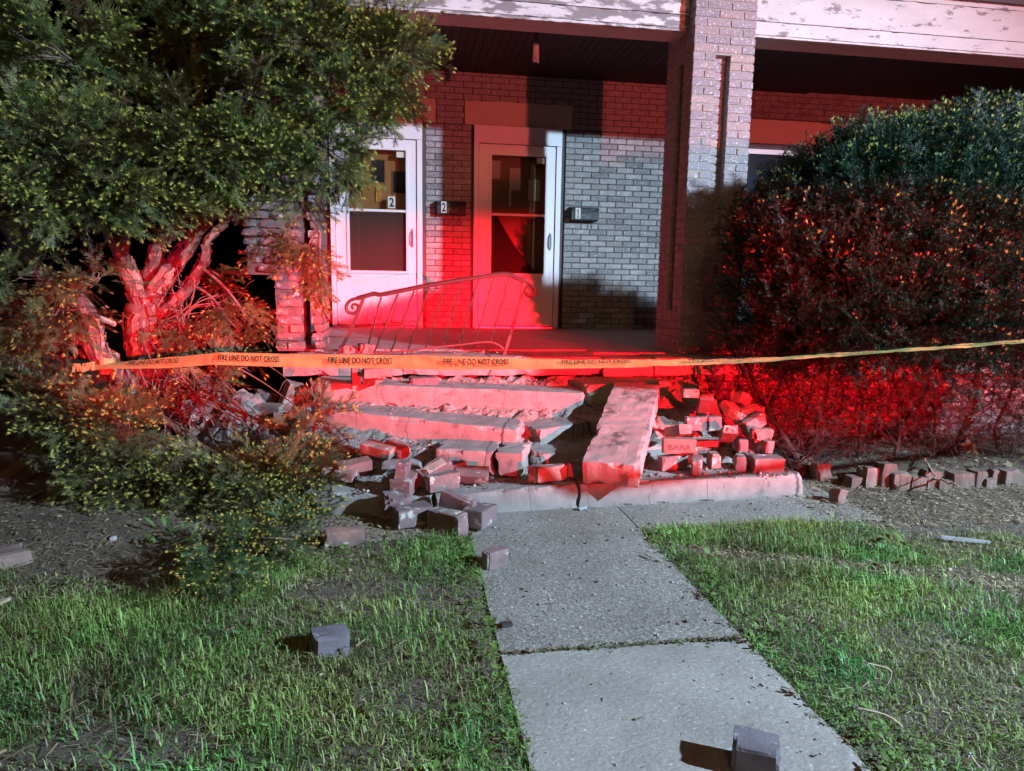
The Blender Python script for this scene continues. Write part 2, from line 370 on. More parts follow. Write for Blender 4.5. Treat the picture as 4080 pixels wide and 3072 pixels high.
for zi, (x0, x1, z0, z1) in enumerate(segs):
    nrow = int((z1-z0)/BH)
    for rI in range(nrow):
        zc = z0+(rI+.5)*BH; x = x0-(.105 if (rI % 2) else 0)
        while x < x1:
            a, b = max(x, x0), min(x+.203, x1); x += .2135
            if b-a < .03: continue
            if zc > 3.17:
                cut = False
                for (l0, l1) in LT:
                    if zc < 3.49 and b > l0-.01 and a < l1+.01:
                        if a < l0-.05: b = l0-.012
                        elif b > l1+.05: a = l1+.012
                        else: cut = True
                if cut or b-a < .03: continue
            cells.append((zi, (a+b)/2, zc, round((b-a)*100)/100))
def vis(c):   # the ones that show largest: in front of the doors' piers and right of door 1
    zi, x, z, L = c
    return (0 if zi < 2 else 1, -L)
keep = sorted(range(len(cells)), key=lambda i: (vis(cells[i])[0], -cells[i][3]))
first = set(keep[:300])
rest = MB()
for i, (zi, x, z, L) in enumerate(cells):
    dy = random.uniform(-.0025, .0025)
    if i in first:
        inst('brick', wbrick(L), (x, YW+.026+dy, z+random.uniform(-.001, .001)), wall, (random.uniform(-.01, .01), random.uniform(-.006, .006), random.uniform(-.008, .008)))
    else: rest.box((x-L/2, YW+.001+dy, z-.0285), (x+L/2, YW+.05, z+.0285))
kind(rest.build('brick', m_wallbrick, wall), 'stuff')
rb = MB()
for rI in range(44):
    z = .86+rI*BH; x = 1.6-(.105 if rI % 2 else 0)
    while x < 5.2:
        if not (1.72 < x+.1 < 3.65 and 1.5 < z < 3.48): rb.box((x, YW+random.uniform(0, .004), z-.0285), (x+.203, YW+.05, z+.0285))
        x += .2135
o = kind(rb.build('brick', m_wallbrick, wall), 'stuff')
for i, (l0, l1) in enumerate(LT):
    me = rough_box('lintel', l1-l0, .16, .272, m_lintel, .06, .004, 40+i)
    inst('lintel', me, ((l0+l1)/2, YW+.068, 3.34), house)
me = rough_box('lintel', 2.0, .16, .285, m_lintel, .08, .004, 43); inst('lintel', me, (2.75, YW+.068, 3.305), house)
wf = MB(); wf.box((1.79, YW+.03, 3.04), (3.55, YW+.10, 3.155)); wf.box((1.79, YW+.03, 1.52), (1.89, YW+.10, 3.038)); wf.box((3.45, YW+.03, 1.52), (3.55, YW+.10, 3.038)); wf.box((1.892, YW+.03, 2.2), (3.448, YW+.09, 2.26))
win = part('window', wf, m_white)
g = MB(); g.box((1.895, YW+.065, 1.53), (3.445, YW+.07, 2.198)); g.box((1.895, YW+.065, 2.262), (3.445, YW+.07, 3.036)); g.build('pane', m_pane, win)
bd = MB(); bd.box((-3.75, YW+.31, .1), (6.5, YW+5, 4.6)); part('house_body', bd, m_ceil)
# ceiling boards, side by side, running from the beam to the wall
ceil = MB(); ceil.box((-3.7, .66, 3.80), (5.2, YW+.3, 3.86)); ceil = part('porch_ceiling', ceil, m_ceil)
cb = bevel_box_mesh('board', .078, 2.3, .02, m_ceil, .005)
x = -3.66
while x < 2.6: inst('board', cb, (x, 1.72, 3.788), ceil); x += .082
# beams: fascia boards over a box beam
YB = .361; ZBM = 3.479
def beam(x0, x1, m, heights, seed, label):
    b = MB(); b.box((x0, YB+.03, ZBM+.004), (x1, YB+.285, 4.6)); bo = part('porch_beam', b, m_soffit); bo['label'] = label
    z = ZBM-.006
    for i, h in enumerate(heights):
        me = rough_box('fascia_board', x1-x0-.004, .035, h-.005, m, .05, .0022, seed+i, .0012)
        inst('fascia_board', me, ((x0+x1)/2, YB+.0165+.003*(i % 2), z+h/2), bo, (random.uniform(-.01, .01), 0, 0)); z += h
    return bo
bl = beam(-3.75, -.002, m_paint, (.028, .105, .115, .13, .15, .3), 60, 'beam with badly peeling white paint')
br = beam(.545, 5.2, m_paint2, (.022, .11, .26, .2, .3), 70, 'beam with mostly sound white paint')
lb = MB(); lb.box((-1.45, YB-.01, 4.02), (-.5, YB+.0, 4.05))
# the dark lip of the upper window
ul = MB(); ul.box((2.35, YB-.045, 3.905), (5.2, YB-.002, 3.96)); part('upper_sill', ul, m_trim)

# storm doors
def storm_door(X, num, inner, lab):
    x0, x1 = X; d = empty('storm_door', ((x0+x1)/2, YW, ZB)); setpar(d, house); d['label'] = lab
    y0 = YW-.035
    def bx(n, a, b, z0, z1, ya, yb, m, par=d): q = MB(); q.box((a, ya, z0), (b, yb, z1)); return q.build(n, m, par)
    fr = MB(); fr.box((x0, y0-.02, ZB-.01), (x0+.052, YW+.12, ZT-.19)); fr.box((x1-.06, y0-.02, ZB-.01), (x1, YW+.12, ZT-.19)); fr.box((x0, y0-.024, ZT-.188), (x1, YW+.12, ZT-.002))
    fr.box((x0-.002, y0-.034, ZT-.2), (x1+.002, y0-.026, ZT-.186)); fr.build('door_frame', m_white, d)
    a, b = x0+.058, x1-.066; ga, gb = x0+.21, x0+.857; z0, z1, zm = 1.50, 2.87, 2.19; zt = ZT-.205
    me = MB()
    me.box((a, y0, ZB+.02), (ga-.03, YW-.001, zt)); me.box((gb+.03, y0, ZB+.02), (b, YW-.001, zt))
    me.box((ga-.03, y0, z1+.03), (gb+.03, YW-.001, zt)); me.build('door_stile', m_white, d)
    bx('kick_panel', ga-.03, gb+.03, ZB+.02, z0-.03, y0+.003, YW-.002, m_white)
    bx('threshold', x0+.02, x1-.02, ZB-.05, ZB+.012, y0-.06, YW+.08, m_steel)
    rim = MB()
    for (p, q, r_, t) in ((ga-.03, ga, z0-.03, z1+.03), (gb, gb+.03, z0-.03, z1+.03)): rim.box((p, y0-.012, r_), (q, YW-.004, t))
    rim.box((ga, y0-.012, z0-.03), (gb, YW-.004, z0)); rim.box((ga, y0-.012, z1), (gb, YW-.004, z1+.03)); rim.build('glazing_frame', m_white, d)
    bx('mid_rail', ga, gb, zm-.013, zm+.013, y0-.006, YW-.005, m_white)
    bx('pane', ga, gb, z0, zm-.013, YW-.014, YW-.010, mg); bx('pane', ga, gb, zm+.013, z1, YW-.018, YW-.014, mg)
    h = MB(); hx = x1-.115; h.box((hx-.012, y0-.008, 1.78), (hx+.012, y0-.0005, 1.99)); h.tube([(hx, y0-.006, 1.80), (hx, y0-.04, 1.82), (hx, y0-.045, 1.88), (hx, y0-.04, 1.95), (hx, y0-.006, 1.97)], .008, 6)
    h.build('handle', m_steel, d)
    hg = MB()
    for hz in (1.1, 2.0, 2.9): hg.tube([(x0+.055, y0-.012, hz), (x0+.055, y0-.012, hz+.07)], .007, 6)
    hg.build('hinge', m_steel, d)
    # stained inner door seen through the glass
    iy = YW+.11
    bx('inner_door', x0+.05, x1-.05, ZB, ZT-.19, iy, iy+.04, m_wood if inner == 2 else m_wood2)
    st = MB(); st.box((gb-.105, YW-.0195, z1-.075), (gb-.012, YW-.0185, z1-.012)); st.box((gb-.03, YW-.0205, z1-.07), (gb-.027, YW-.0196, z1-.02), 1); st.build('sticker', [m_paper, m_ink], d)
    X_ = lambda p: ga+(p-840)*.00139
    if inner == 2:
        Z_ = lambda q: z1-(q-215)*.00139
        for (p0, p1, q0, q1) in ((845, 960, 200, 385), (1015, 1135, 275, 470), (1190, 1310, 360, 552)):
            f = MB(); e = .012
            f.box((X_(p0), iy-.012, Z_(q1)), (X_(p1), iy-.0005, Z_(q1)+e)); f.box((X_(p0), iy-.012, Z_(q0)-e), (X_(p1), iy-.0005, Z_(q0)))
            f.box((X_(p0), iy-.012, Z_(q1)+e), (X_(p0)+e, iy-.0005, Z_(q0)-e)); f.box((X_(p1)-e, iy-.012, Z_(q1)+e), (X_(p1), iy-.0005, Z_(q0)-e))
            f.box((X_(p0)+e, iy-.004, Z_(q1)+e), (X_(p1)-e, iy-.0008, Z_(q0)-e), 1)
            f.build('light', [m_wood2, m_pane], d)
        k = MB(); k.box((X_(1055), iy-.02, Z_(625)), (X_(1102), iy-.0005, Z_(475))); k.build('knocker', m_brass, d)
        P, Fc = text_mesh('2', .03); n = MB(); xa, xb, za, zb = X_(1157), X_(1217), Z_(680), Z_(585)
        n.box((xa, YW-.0205, za), (xb, YW-.0188, zb)); n.add([(xa+.014+p*(xb-xa-.028), YW-.0212, za+.014+q*(zb-za-.028)) for p, q in P], Fc, 1); n.build('number_sticker', [m_paper, m_ink], d)
    else:
        XX = lambda p: ga+(p-205)*.00081; ZZ = lambda q: z1-(q-250)*.00081
        for (p0, p1, q0, q1, nm, mm) in ((215, 352, 300, 560, 'chime_box', m_paper), (495, 655, 395, 712, 'paper_sheet', m_paper), (780, 955, 550, 855, 'paper_sheet', m_paper), (488, 520, 712, 950, 'tape_strip', m_paper), (800, 835, 858, 1100, 'tape_strip', m_paper), (815, 845, 330, 548, 'tape_strip', m_paper), (775, 830, 1215, 1800, 'wood_strip', m_wood)):
            bx(nm, XX(p0), XX(p1), ZZ(q1), ZZ(q0), iy-.012, iy-.0008, mm)
        # torn screen hanging inside the lower light
        cz = lambda q: z0+(1212-q)*.00205; cx = lambda p: ga+(p-1090)*.0021
        pts = [(1092, 1211), (1092, 885), (1128, 885), (1150, 925), (1180, 975), (1225, 1045), (1270, 1105), (1320, 1165), (1362, 1200), (1372, 1211)]
        v = [(cx(p), YW-.002, cz(q)) for p, q in pts]+[(cx(p), YW+.002, cz(q)) for p, q in pts]; n_ = len(pts)
        mk('torn_screen', v, [tuple(range(n_)), tuple(reversed(range(n_, 2*n_)))]+[(i, i+n_, (i+1) % n_+n_, (i+1) % n_) for i in range(n_)], m_screen, d)
    if inner == 2: bx('insect_screen', ga+.004, gb-.004, z0+.004, zm-.017, YW-.004, YW-.002, m_scr2)
    # dark strip of trim between frame and brick
    t = MB(); t.box((x1+.003, YW-.012, ZB), (x1+.04, YW+.1, ZT)); t.box((x0-.032, YW-.008, ZB), (x0-.003, YW+.1, ZT)); t.build('trim', m_trim, d)
storm_door(D1, 1, 1, 'storm door with a torn dark screen in its lower light')
storm_door(D2, 2, 2, 'storm door with a number 2 sticker on its glass')

# porch floor
deck = kind(empty('porch_floor', (-1, 1.4, .7)), 'structure')
def wedge(x0, x1, y0, y1, za, zb, h): # top slopes from za at y0 to zb at y1
    return [(x0, y0, za-h), (x1, y0, za-h), (x1, y1, zb-h), (x0, y1, zb-h), (x0, y0, za), (x1, y0, za), (x1, y1, zb), (x0, y1, zb)]
BF = [(0, 3, 2, 1), (4, 5, 6, 7), (0, 1, 5, 4), (1, 2, 6, 5), (2, 3, 7, 6), (3, 0, 4, 7)]
V = []; F = []
xs = np.linspace(-3.3, -.76, 30); ys = [0, .012, .05]+list(np.linspace(.1, YW+.02, 24))
me = rough_box('slab', 2.54, .5, .15, m_step, .05, .012, 81); inst('slab', me, (-2.03, .252, ZD-.075+.002), deck, (R(.8), 0, 0))
q = MB(); q.add(wedge(-3.3, -.76, .505, YW+.01, ZD+.012, ZD+.066, .15), BF); q.add(wedge(-.755, 5.2, .31, YW+.01, ZD+.006, ZD+.066, .15), BF); q.build('slab', m_deck, deck)
cop = tag(empty('coping', (0, .1, .7)), 'limestone coping stones under the intact brick pillar', 'coping')
for i, (a, b, dz, rt) in enumerate(((-.75, -.325, -.012, -1.2), (-.315, .03, -.004, .6), (.04, .47, 0, 0), (.48, 1.2, 0, .3), (1.21, 2.0, 0, 0), (2.01, 2.9, 0, 0), (2.91, 3.8, 0, 0))):
    me = rough_box('stone', b-a, .36, .148, m_stone, .045, .007, 90+i, .003); inst('stone', me, ((a+b)/2, .14, ZD-.073+dz), cop, (0, 0, R(rt)))
# foundation wall under the coping
fw = tag(empty('foundation_wall', (1.5, .3, 0)), 'low brick foundation wall below the coping behind the clipped shrub', 'wall')
q = MB(); q.box((-.28, .075, -.1), (3.9, .29, .622)); q.build('mortar', m_mortard, fw)
fm = {}
for rI in range(9):
    z = .02+rI*BH+.03; x = -.29-(.105 if rI % 2 else 0)
    while x < 3.8:
        a, b = max(x, -.285), min(x+.203, 3.9); x += .2135
        L = round(b-a, 2)
        if L < .04 or (a < .45 and rI > 4 and random.random() < .25): continue
        if L not in fm: fm[L] = bevel_box_mesh('brick', L, .09, .057, m_loose, .005, .002, int(L*500))
        inst('brick', fm[L], ((a+b)/2, .106+random.uniform(-.006, .004), z), fw, (0, 0, random.uniform(-.02, .02)))

# ================================================================== PILLARS
pil = tag(empty('brick_pillar', (.27, .53, ZD)), 'intact brick porch pillar with a narrow recessed slot beside the clipped shrub', 'pillar')
PX0, PX1, PY0, PY1 = 0., .54, .241, .83; G0, G1, GD = .207, .322, .07; H0, H1 = .45, .565; ZG0, ZG1 = 1.15, 3.27; ZP = ZD+.002
def prism(mb, poly, z0, z1):
    n = len(poly); mb.add([(x, y, z0) for x, y in poly]+[(x, y, z1) for x, y in poly], [tuple(reversed(range(n))), tuple(range(n, 2*n))]+[(i, (i+1) % n, (i+1) % n+n, i+n) for i in range(n)])
e = .007
core = MB()
full = [(PX0+e, PY0+e), (PX1-e, PY0+e), (PX1-e, PY1-e), (PX0+e, PY1-e)]
groov = [(PX0+e, PY0+e), (G0-e, PY0+e), (G0-e, PY0+GD+e), (G1+e, PY0+GD+e), (G1+e, PY0+e), (PX1-e, PY0+e), (PX1-e, PY1-e), (PX0+e, PY1-e), (PX0+e, H1+e), (PX0+GD+e, H1+e), (PX0+GD+e, H0-e), (PX0+e, H0-e)]
prism(core, full, ZP, ZG0-.001); prism(core, groov, ZG0, ZG1); prism(core, full, ZG1+.001, 4.6); core.build('mortar', m_mortar, pil)
pm = {}; cnt = 0; extra = MB()
def pbrick(x0, x1, y0, y1, z, back=False):
    global cnt
    L, W = round(x1-x0, 3), round(y1-y0, 3)
    cx, cy = (x0+x1)/2, (y0+y1)/2
    if back or cnt >= 330:
        extra.box((x0, y0, z-.0285), (x1, y1, z+.0285)); return
    if (L, W) not in pm: pm[(L, W)] = bevel_box_mesh('brick', L, W, .057, m_pilbrick, .0045, .0015, int(L*1000+W*10))
    inst('brick', pm[(L, W)], (cx+random.uniform(-.0015, .0015), cy+random.uniform(-.0025, .0015), z), pil, (0, 0, random.uniform(-.006, .006))); cnt += 1
nc = int((4.12-ZP)/BH)
for rI in range(nc, -1, -1):
    z = ZP+.035+rI*BH; odd = rI % 2; gz = ZG0 < z < ZG1
    T = .09
    if gz:
        # front: left panel, recessed column, right panel
        if odd: pbrick(PX0, PX0+.2, PY0, PY0+T, z); pbrick(G1+.005, G1+.1, PY0, PY0+T, z); pbrick(G1+.11, PX1, PY0, PY0+T, z)
        else: pbrick(PX0, PX0+.095, PY0, PY0+.2, z); pbrick(PX0+.105, PX0+.2, PY0, PY0+T, z); pbrick(G1+.005, PX1, PY0, PY0+T, z)
        pbrick(G0+.002, G1-.002, PY0+GD, PY0+GD+.05, z)
        if odd: pbrick(PX0, PX0+T, PY0+.1, H0-.005, z)
        pbrick(PX0+GD, PX0+GD+.05, H0+.002, H1-.002, z)
        if odd: pbrick(PX0, PX0+T, H1+.005, H1+.1, z); pbrick(PX0, PX0+T, H1+.11, PY1, z)
        else: pbrick(PX0, PX0+T, H1+.005, PY1, z)
    else:
        if odd: pbrick(PX0, .203, PY0, PY0+T, z); pbrick(.213, .416, PY0, PY0+T, z); pbrick(.426, PX1, PY0, PY0+T, z); pbrick(PX0, PX0+T, PY0+.1, PY0+.29, z); pbrick(PX0, PX0+T, PY0+.3, PY0+.49, z); pbrick(PX0, PX0+T, PY0+.5, PY1, z)
        else: pbrick(PX0, .095, PY0, PY0+.2, z); pbrick(.105, .307, PY0, PY0+T, z); pbrick(.317, PX1, PY0, PY0+T, z); pbrick(PX0, PX0+T, PY0+.21, PY0+.41, z); pbrick(PX0, PX0+T, PY0+.42, PY1, z)
    for k in range(3): pbrick(PX1-.05, PX1, PY0+.1+k*.165, min(PY1, PY0+.255+k*.165), z, True)
kind(extra.build('brick', m_pilbrick, pil), 'stuff')

# the broken pillar on the left: split down its height, bricks pushed out of line
bp = tag(empty('brick_pillar', (-3.3, .5, ZD)), 'cracked brick porch pillar split top to bottom beside the yew tree', 'pillar')
q = MB()
def jag(x0, x1, y0, y1, z0, z1, n=40, amp=.02, sd=0):
    vs_ = []; fs = []
    for i in range(n+1):
        z = z0+(z1-z0)*i/n; a = amp*mnoise.noise(Vector((sd, z*6, 1))); b = amp*mnoise.noise(Vector((sd+9, z*6, 1)))
        vs_ += [(x0+a, y0+.012, z), (x1+b, y0+.012, z), (x1+b, y1, z), (x0+a, y1, z)]
    for i in range(n):
        for k in range(4): fs.append((i*4+k, i*4+(k+1) % 4, i*4+4+(k+1) % 4, i*4+4+k))
    fs += [(3, 2, 1, 0), tuple(n*4+k for k in range(4))]; q.add(vs_, fs)
jag(-3.375, -3.18, .22, .75, .80, 1.42, 16, .015, 2); jag(-3.58, -3.16, .235, .75, 1.40, 4.3, 50, .02, 3); jag(-3.075, -3.04, .25, .85, .82, 4.3, 60, .012, 5)
q.build('mortar', m_mortard, bp)
lm = {}
for rI in range(50):
    z = ZD+.07+rI*BH; odd = rI % 2
    lx0 = -3.40+random.uniform(-.012, .012) if z < 1.4 else (-3.50-.10*min(1, max(0, (z-1.42)*6))+random.uniform(-.012, .012))
    sh = .02*math.sin(z*2.3)+random.uniform(-.012, .012)
    x = lx0; cuts = [.203, .1, .203] if odd else [.1, .203, .1, .1]
    right = -3.155+.03*math.sin(z*3.1+1)+(.0 if odd else -.012)
    for L in cuts:
        b = min(x+L, right)
        if b-x < .04: break
        Lr = round(b-x, 2)
        if Lr not in lm: lm[Lr] = rough_box('brick', Lr, .1, .057, m_loose, .03, .006, int(Lr*100), .002)
        inst('brick', lm[Lr], ((x+b)/2+sh, .275+random.uniform(-.02, .012), z), bp, (random.uniform(-.03, .03), random.uniform(-.025, .025), random.uniform(-.05, .05))); x = b+.011
    # right fragment with the mortared inner side
    s2 = .012*math.sin(z*2.9); L = .075 if odd else .06
    k = ('r', L)
    if k not in lm: lm[k] = rough_box('brick', L, .1 if odd else .19, .057, m_loose, .03, .005, 7+int(L*100), .002)
    inst('brick', lm[k], (-3.035-L/2+s2, .25+(.05 if odd else .095), z), bp, (0, 0, random.uniform(-.04, .04)))
    y = .36 if odd else .45
    k = ('s',)
    if k not in lm: lm[k] = rough_box('brick', .05, .19, .057, m_loose, .03, .004, 3, .001)
    while y < .8: inst('brick', lm[k], (-3.035-.026+s2, y+.095, z), bp); y += .2

# ================================================================== BROKEN STEPS
def block(name, TL, TR, depth, h, m, seed, label, cat='step', group=None, chip=.007, pitch=0, cut=None, jag_=1.):
    """a step block from the two ends of its top front edge"""
    TL, TR = Vector(TL), Vector(TR); ex = (TR-TL); L = ex.length; ex.normalize()
    ey = Vector((0, 0, 1)).cross(ex).normalized(); ez = ex.cross(ey)
    if pitch:
        rm = Matrix.Rotation(R(pitch), 3, ex); ey = rm @ ey; ez = rm @ ez
    def brk(q):
        e_ = abs(q.x)-(L/2-.05)
        if e_ > 0: q.x += (1 if q.x > 0 else -1)*min(1, e_/.04)*jag_*(.035*mnoise.noise(Vector((q.x*2, q.y*9, q.z*11+seed)))+.016*mnoise.noise(Vector((seed, q.y*31, q.z*31)))-.012)
        return q
    me = rough_box(name, L, depth, h, m, .028, chip, seed, .0018, brk)
    o = bpy.data.objects.new(name, me); link(o)
    c = TL+ex*(L/2)+ey*(depth/2)-ez*(h/2)
    o.matrix_world = Matrix(((ex.x, ey.x, ez.x, c.x), (ex.y, ey.y, ez.y, c.y), (ex.z, ey.z, ez.z, c.z), (0, 0, 0, 1)))
    return tag(o, label, cat, group or 'broken concrete steps')
block('concrete_step', (-3.06, -.33, .625), (-1.03, -.52, .553), .40, .155, m_step, 1, 'long sagging concrete step, topmost one below the porch floor')
block('concrete_step', (-3.10, -.58, .488), (-1.615, -1.02, .385), .38, .155, m_step, 2, 'long sagging concrete step, second from the top, left of the gap')
block('concrete_step', (-3.0, -1.0, .335), (-2.26, -1.20, .195), .34, .15, m_step, 3, 'tilted left end of the third step with bricks lying on it', pitch=4)
block('concrete_step', (-2.20, -1.17, .308), (-1.815, -1.275, .305), .34, .15, m_step, 4, 'short broken step piece with a jagged left end above the lowest slab')
block('concrete_step', (-1.805, -1.285, .303), (-1.625, -1.335, .303), .33, .15, m_step, 5, 'smallest step piece, at the right end of the third step beside the dark gap')
block('concrete_step', (-1.47, -.93, .365), (-.10, -.38, .45), .36, .155, m_step, 6, 'skewed long step behind the leaning slab, second from the top right of the gap')
block('concrete_step', (-1.54, -1.20, .262), (-.16, -.98, .285), .36, .15, m_step, 7, 'shaded step under the leaning slab, third from the top right of the gap')
block('concrete_step', (-.99, -.43, .605), (-.27, -.30, .612), .42, .155, m_stone, 8, 'topmost step piece under the coping behind the upper end of the leaning slab')
block('concrete_step', (-2.97, -1.475, .150), (-2.215, -1.60, .118), .62, .155, m_step, 9, 'left third of the lowest step slab, half under the yew branches', jag_=.4)
block('concrete_step', (-2.20, -1.60, .128), (-1.334, -1.533, .158), .62, .16, m_step, 10, 'middle third of the lowest step slab between the two cracks', pitch=-1, jag_=.4)
block('concrete_step', (-1.330, -1.535, .158), (.195, -1.462, .156), .62, .16, m_step, 11, 'right end of the lowest step slab carrying loose bricks', jag_=.4)
# the slab leaning up the steps
sl0, sl1 = Vector((-1.178, -1.655, .312)), Vector((-.633, -.525, .635))
ax = (sl1-sl0); SLn = ax.length; ax.normalize(); bx_ = ax.cross(Vector((0, 0, 1))).normalized(); bx_ = Vector(bx_); up = bx_.cross(ax)
me = rough_box('leaning_slab', .335, SLn, .148, m_slab, .03, .008, 21, .004)
o = bpy.data.objects.new('leaning_slab', me); link(o); c = (sl0+sl1)/2-up*.074
o.matrix_world = Matrix(((bx_.x, ax.x, up.x, c.x), (bx_.y, ax.y, up.y, c.y), (bx_.z, ax.z, up.z, c.z), (0, 0, 0, 1)))
tag(o, 'long stained stone slab leaning down the broken steps', 'slab')
# rubble and earth that the steps rested on
def mound(name, x0, x1, y0, y1, zf, n, amp, m, seed):
    nx_ = int((x1-x0)/n)+1; ny_ = int((y1-y0)/n)+1; V = []
    for j in range(ny_+1):
        for i in range(nx_+1):
            x = x0+(x1-x0)*i/nx_; y = y0+(y1-y0)*j/ny_
            V.append((x+n*.3*mnoise.noise(Vector((x*30, y*30, seed))), y+n*.3*mnoise.noise(Vector((x*30, y*30, seed+5))), zf(x, y)+amp*mnoise.fractal(Vector((x*9, y*9, seed)), .8, 2., 4)))
    F = [(j*(nx_+1)+i, j*(nx_+1)+i+1, (j+1)*(nx_+1)+i+1, (j+1)*(nx_+1)+i) for j in range(ny_) for i in range(nx_)]
    return kind(mk(name, V, F, m), 'stuff')
def zsteps(x, y):
    z = min(.60, max(-.06, .10+(y+1.30)*.40))
    e = min(1, max(0, (x+3.15)/.12))*min(1, max(0, (.30-x)/.3))
    return -.08+(z+.08)*e
tag(mound('rubble', -3.2, .35, -1.45, .35, zsteps, .035, .045, m_rubble, 3), 'earth and broken masonry under the collapsed steps', 'rubble')
def zleft(x, y): return -.1+.62*math.exp(-((x+3.55)/.42)**2-((y+.15)/.55)**2)
tag(mound('rubble', -4.5, -2.95, -1.35, .7, zleft, .04, .07, m_rubble, 8), 'heap of broken masonry at the foot of the yew', 'rubble')
def zright(x, y): return -.1+.52*math.exp(-((x-.05)/.30)**2-((y+.35)/.5)**2)
tag(mound('rubble', -.7, .75, -1.2, .2, zright, .04, .06, m_rubble, 9), 'heap of broken masonry below the intact pillar', 'rubble')

# ================================================================== LOOSE BRICKS
WH = [rough_box('brick', .204, .095, .062, m_loose, .0125, .0032, 100+i, .0016) for i in range(6)]
HF = [rough_box('brick', .115, .095, .062, m_loose, .0125, .0045, 120+i, .0028) for i in range(5)]
CH = [rough_box('brick', .15, .11, .085, m_loose, .018, .02, 140+i, .010) for i in range(4)]
PR = [rough_box('brick', .204, .10, .128, m_loose, .0125, .0038, 160+i, .002) for i in range(3)]
m_gbrick = mat('grey_brick', (.17, .145, .165), (.11, .095, .11), 12., c3=(.32, .30, .31), scale3=14., t3=.62, rough=.85, bump=.5, bscale=80.)
GR = [rough_box('brick', .125, .10, .085, m_gbrick, .0125, .004, 180+i, .0025) for i in range(2)]
BRm = rough_box('brick', .212, .098, .062, m_barr, .016, .004, 171, .0015)
c9 = lambda a, b: (1300+.4069*a, 1750+.4069*b); cA = lambda a, b: (2550+.36*a, 1450+.36*b); cL = lambda a, b: (600+.42*a, 1400+.42*b); c2 = lambda a, b: (1000+a*.633, 1300+b*.633); cS = lambda a, b: (a*S, b*S)
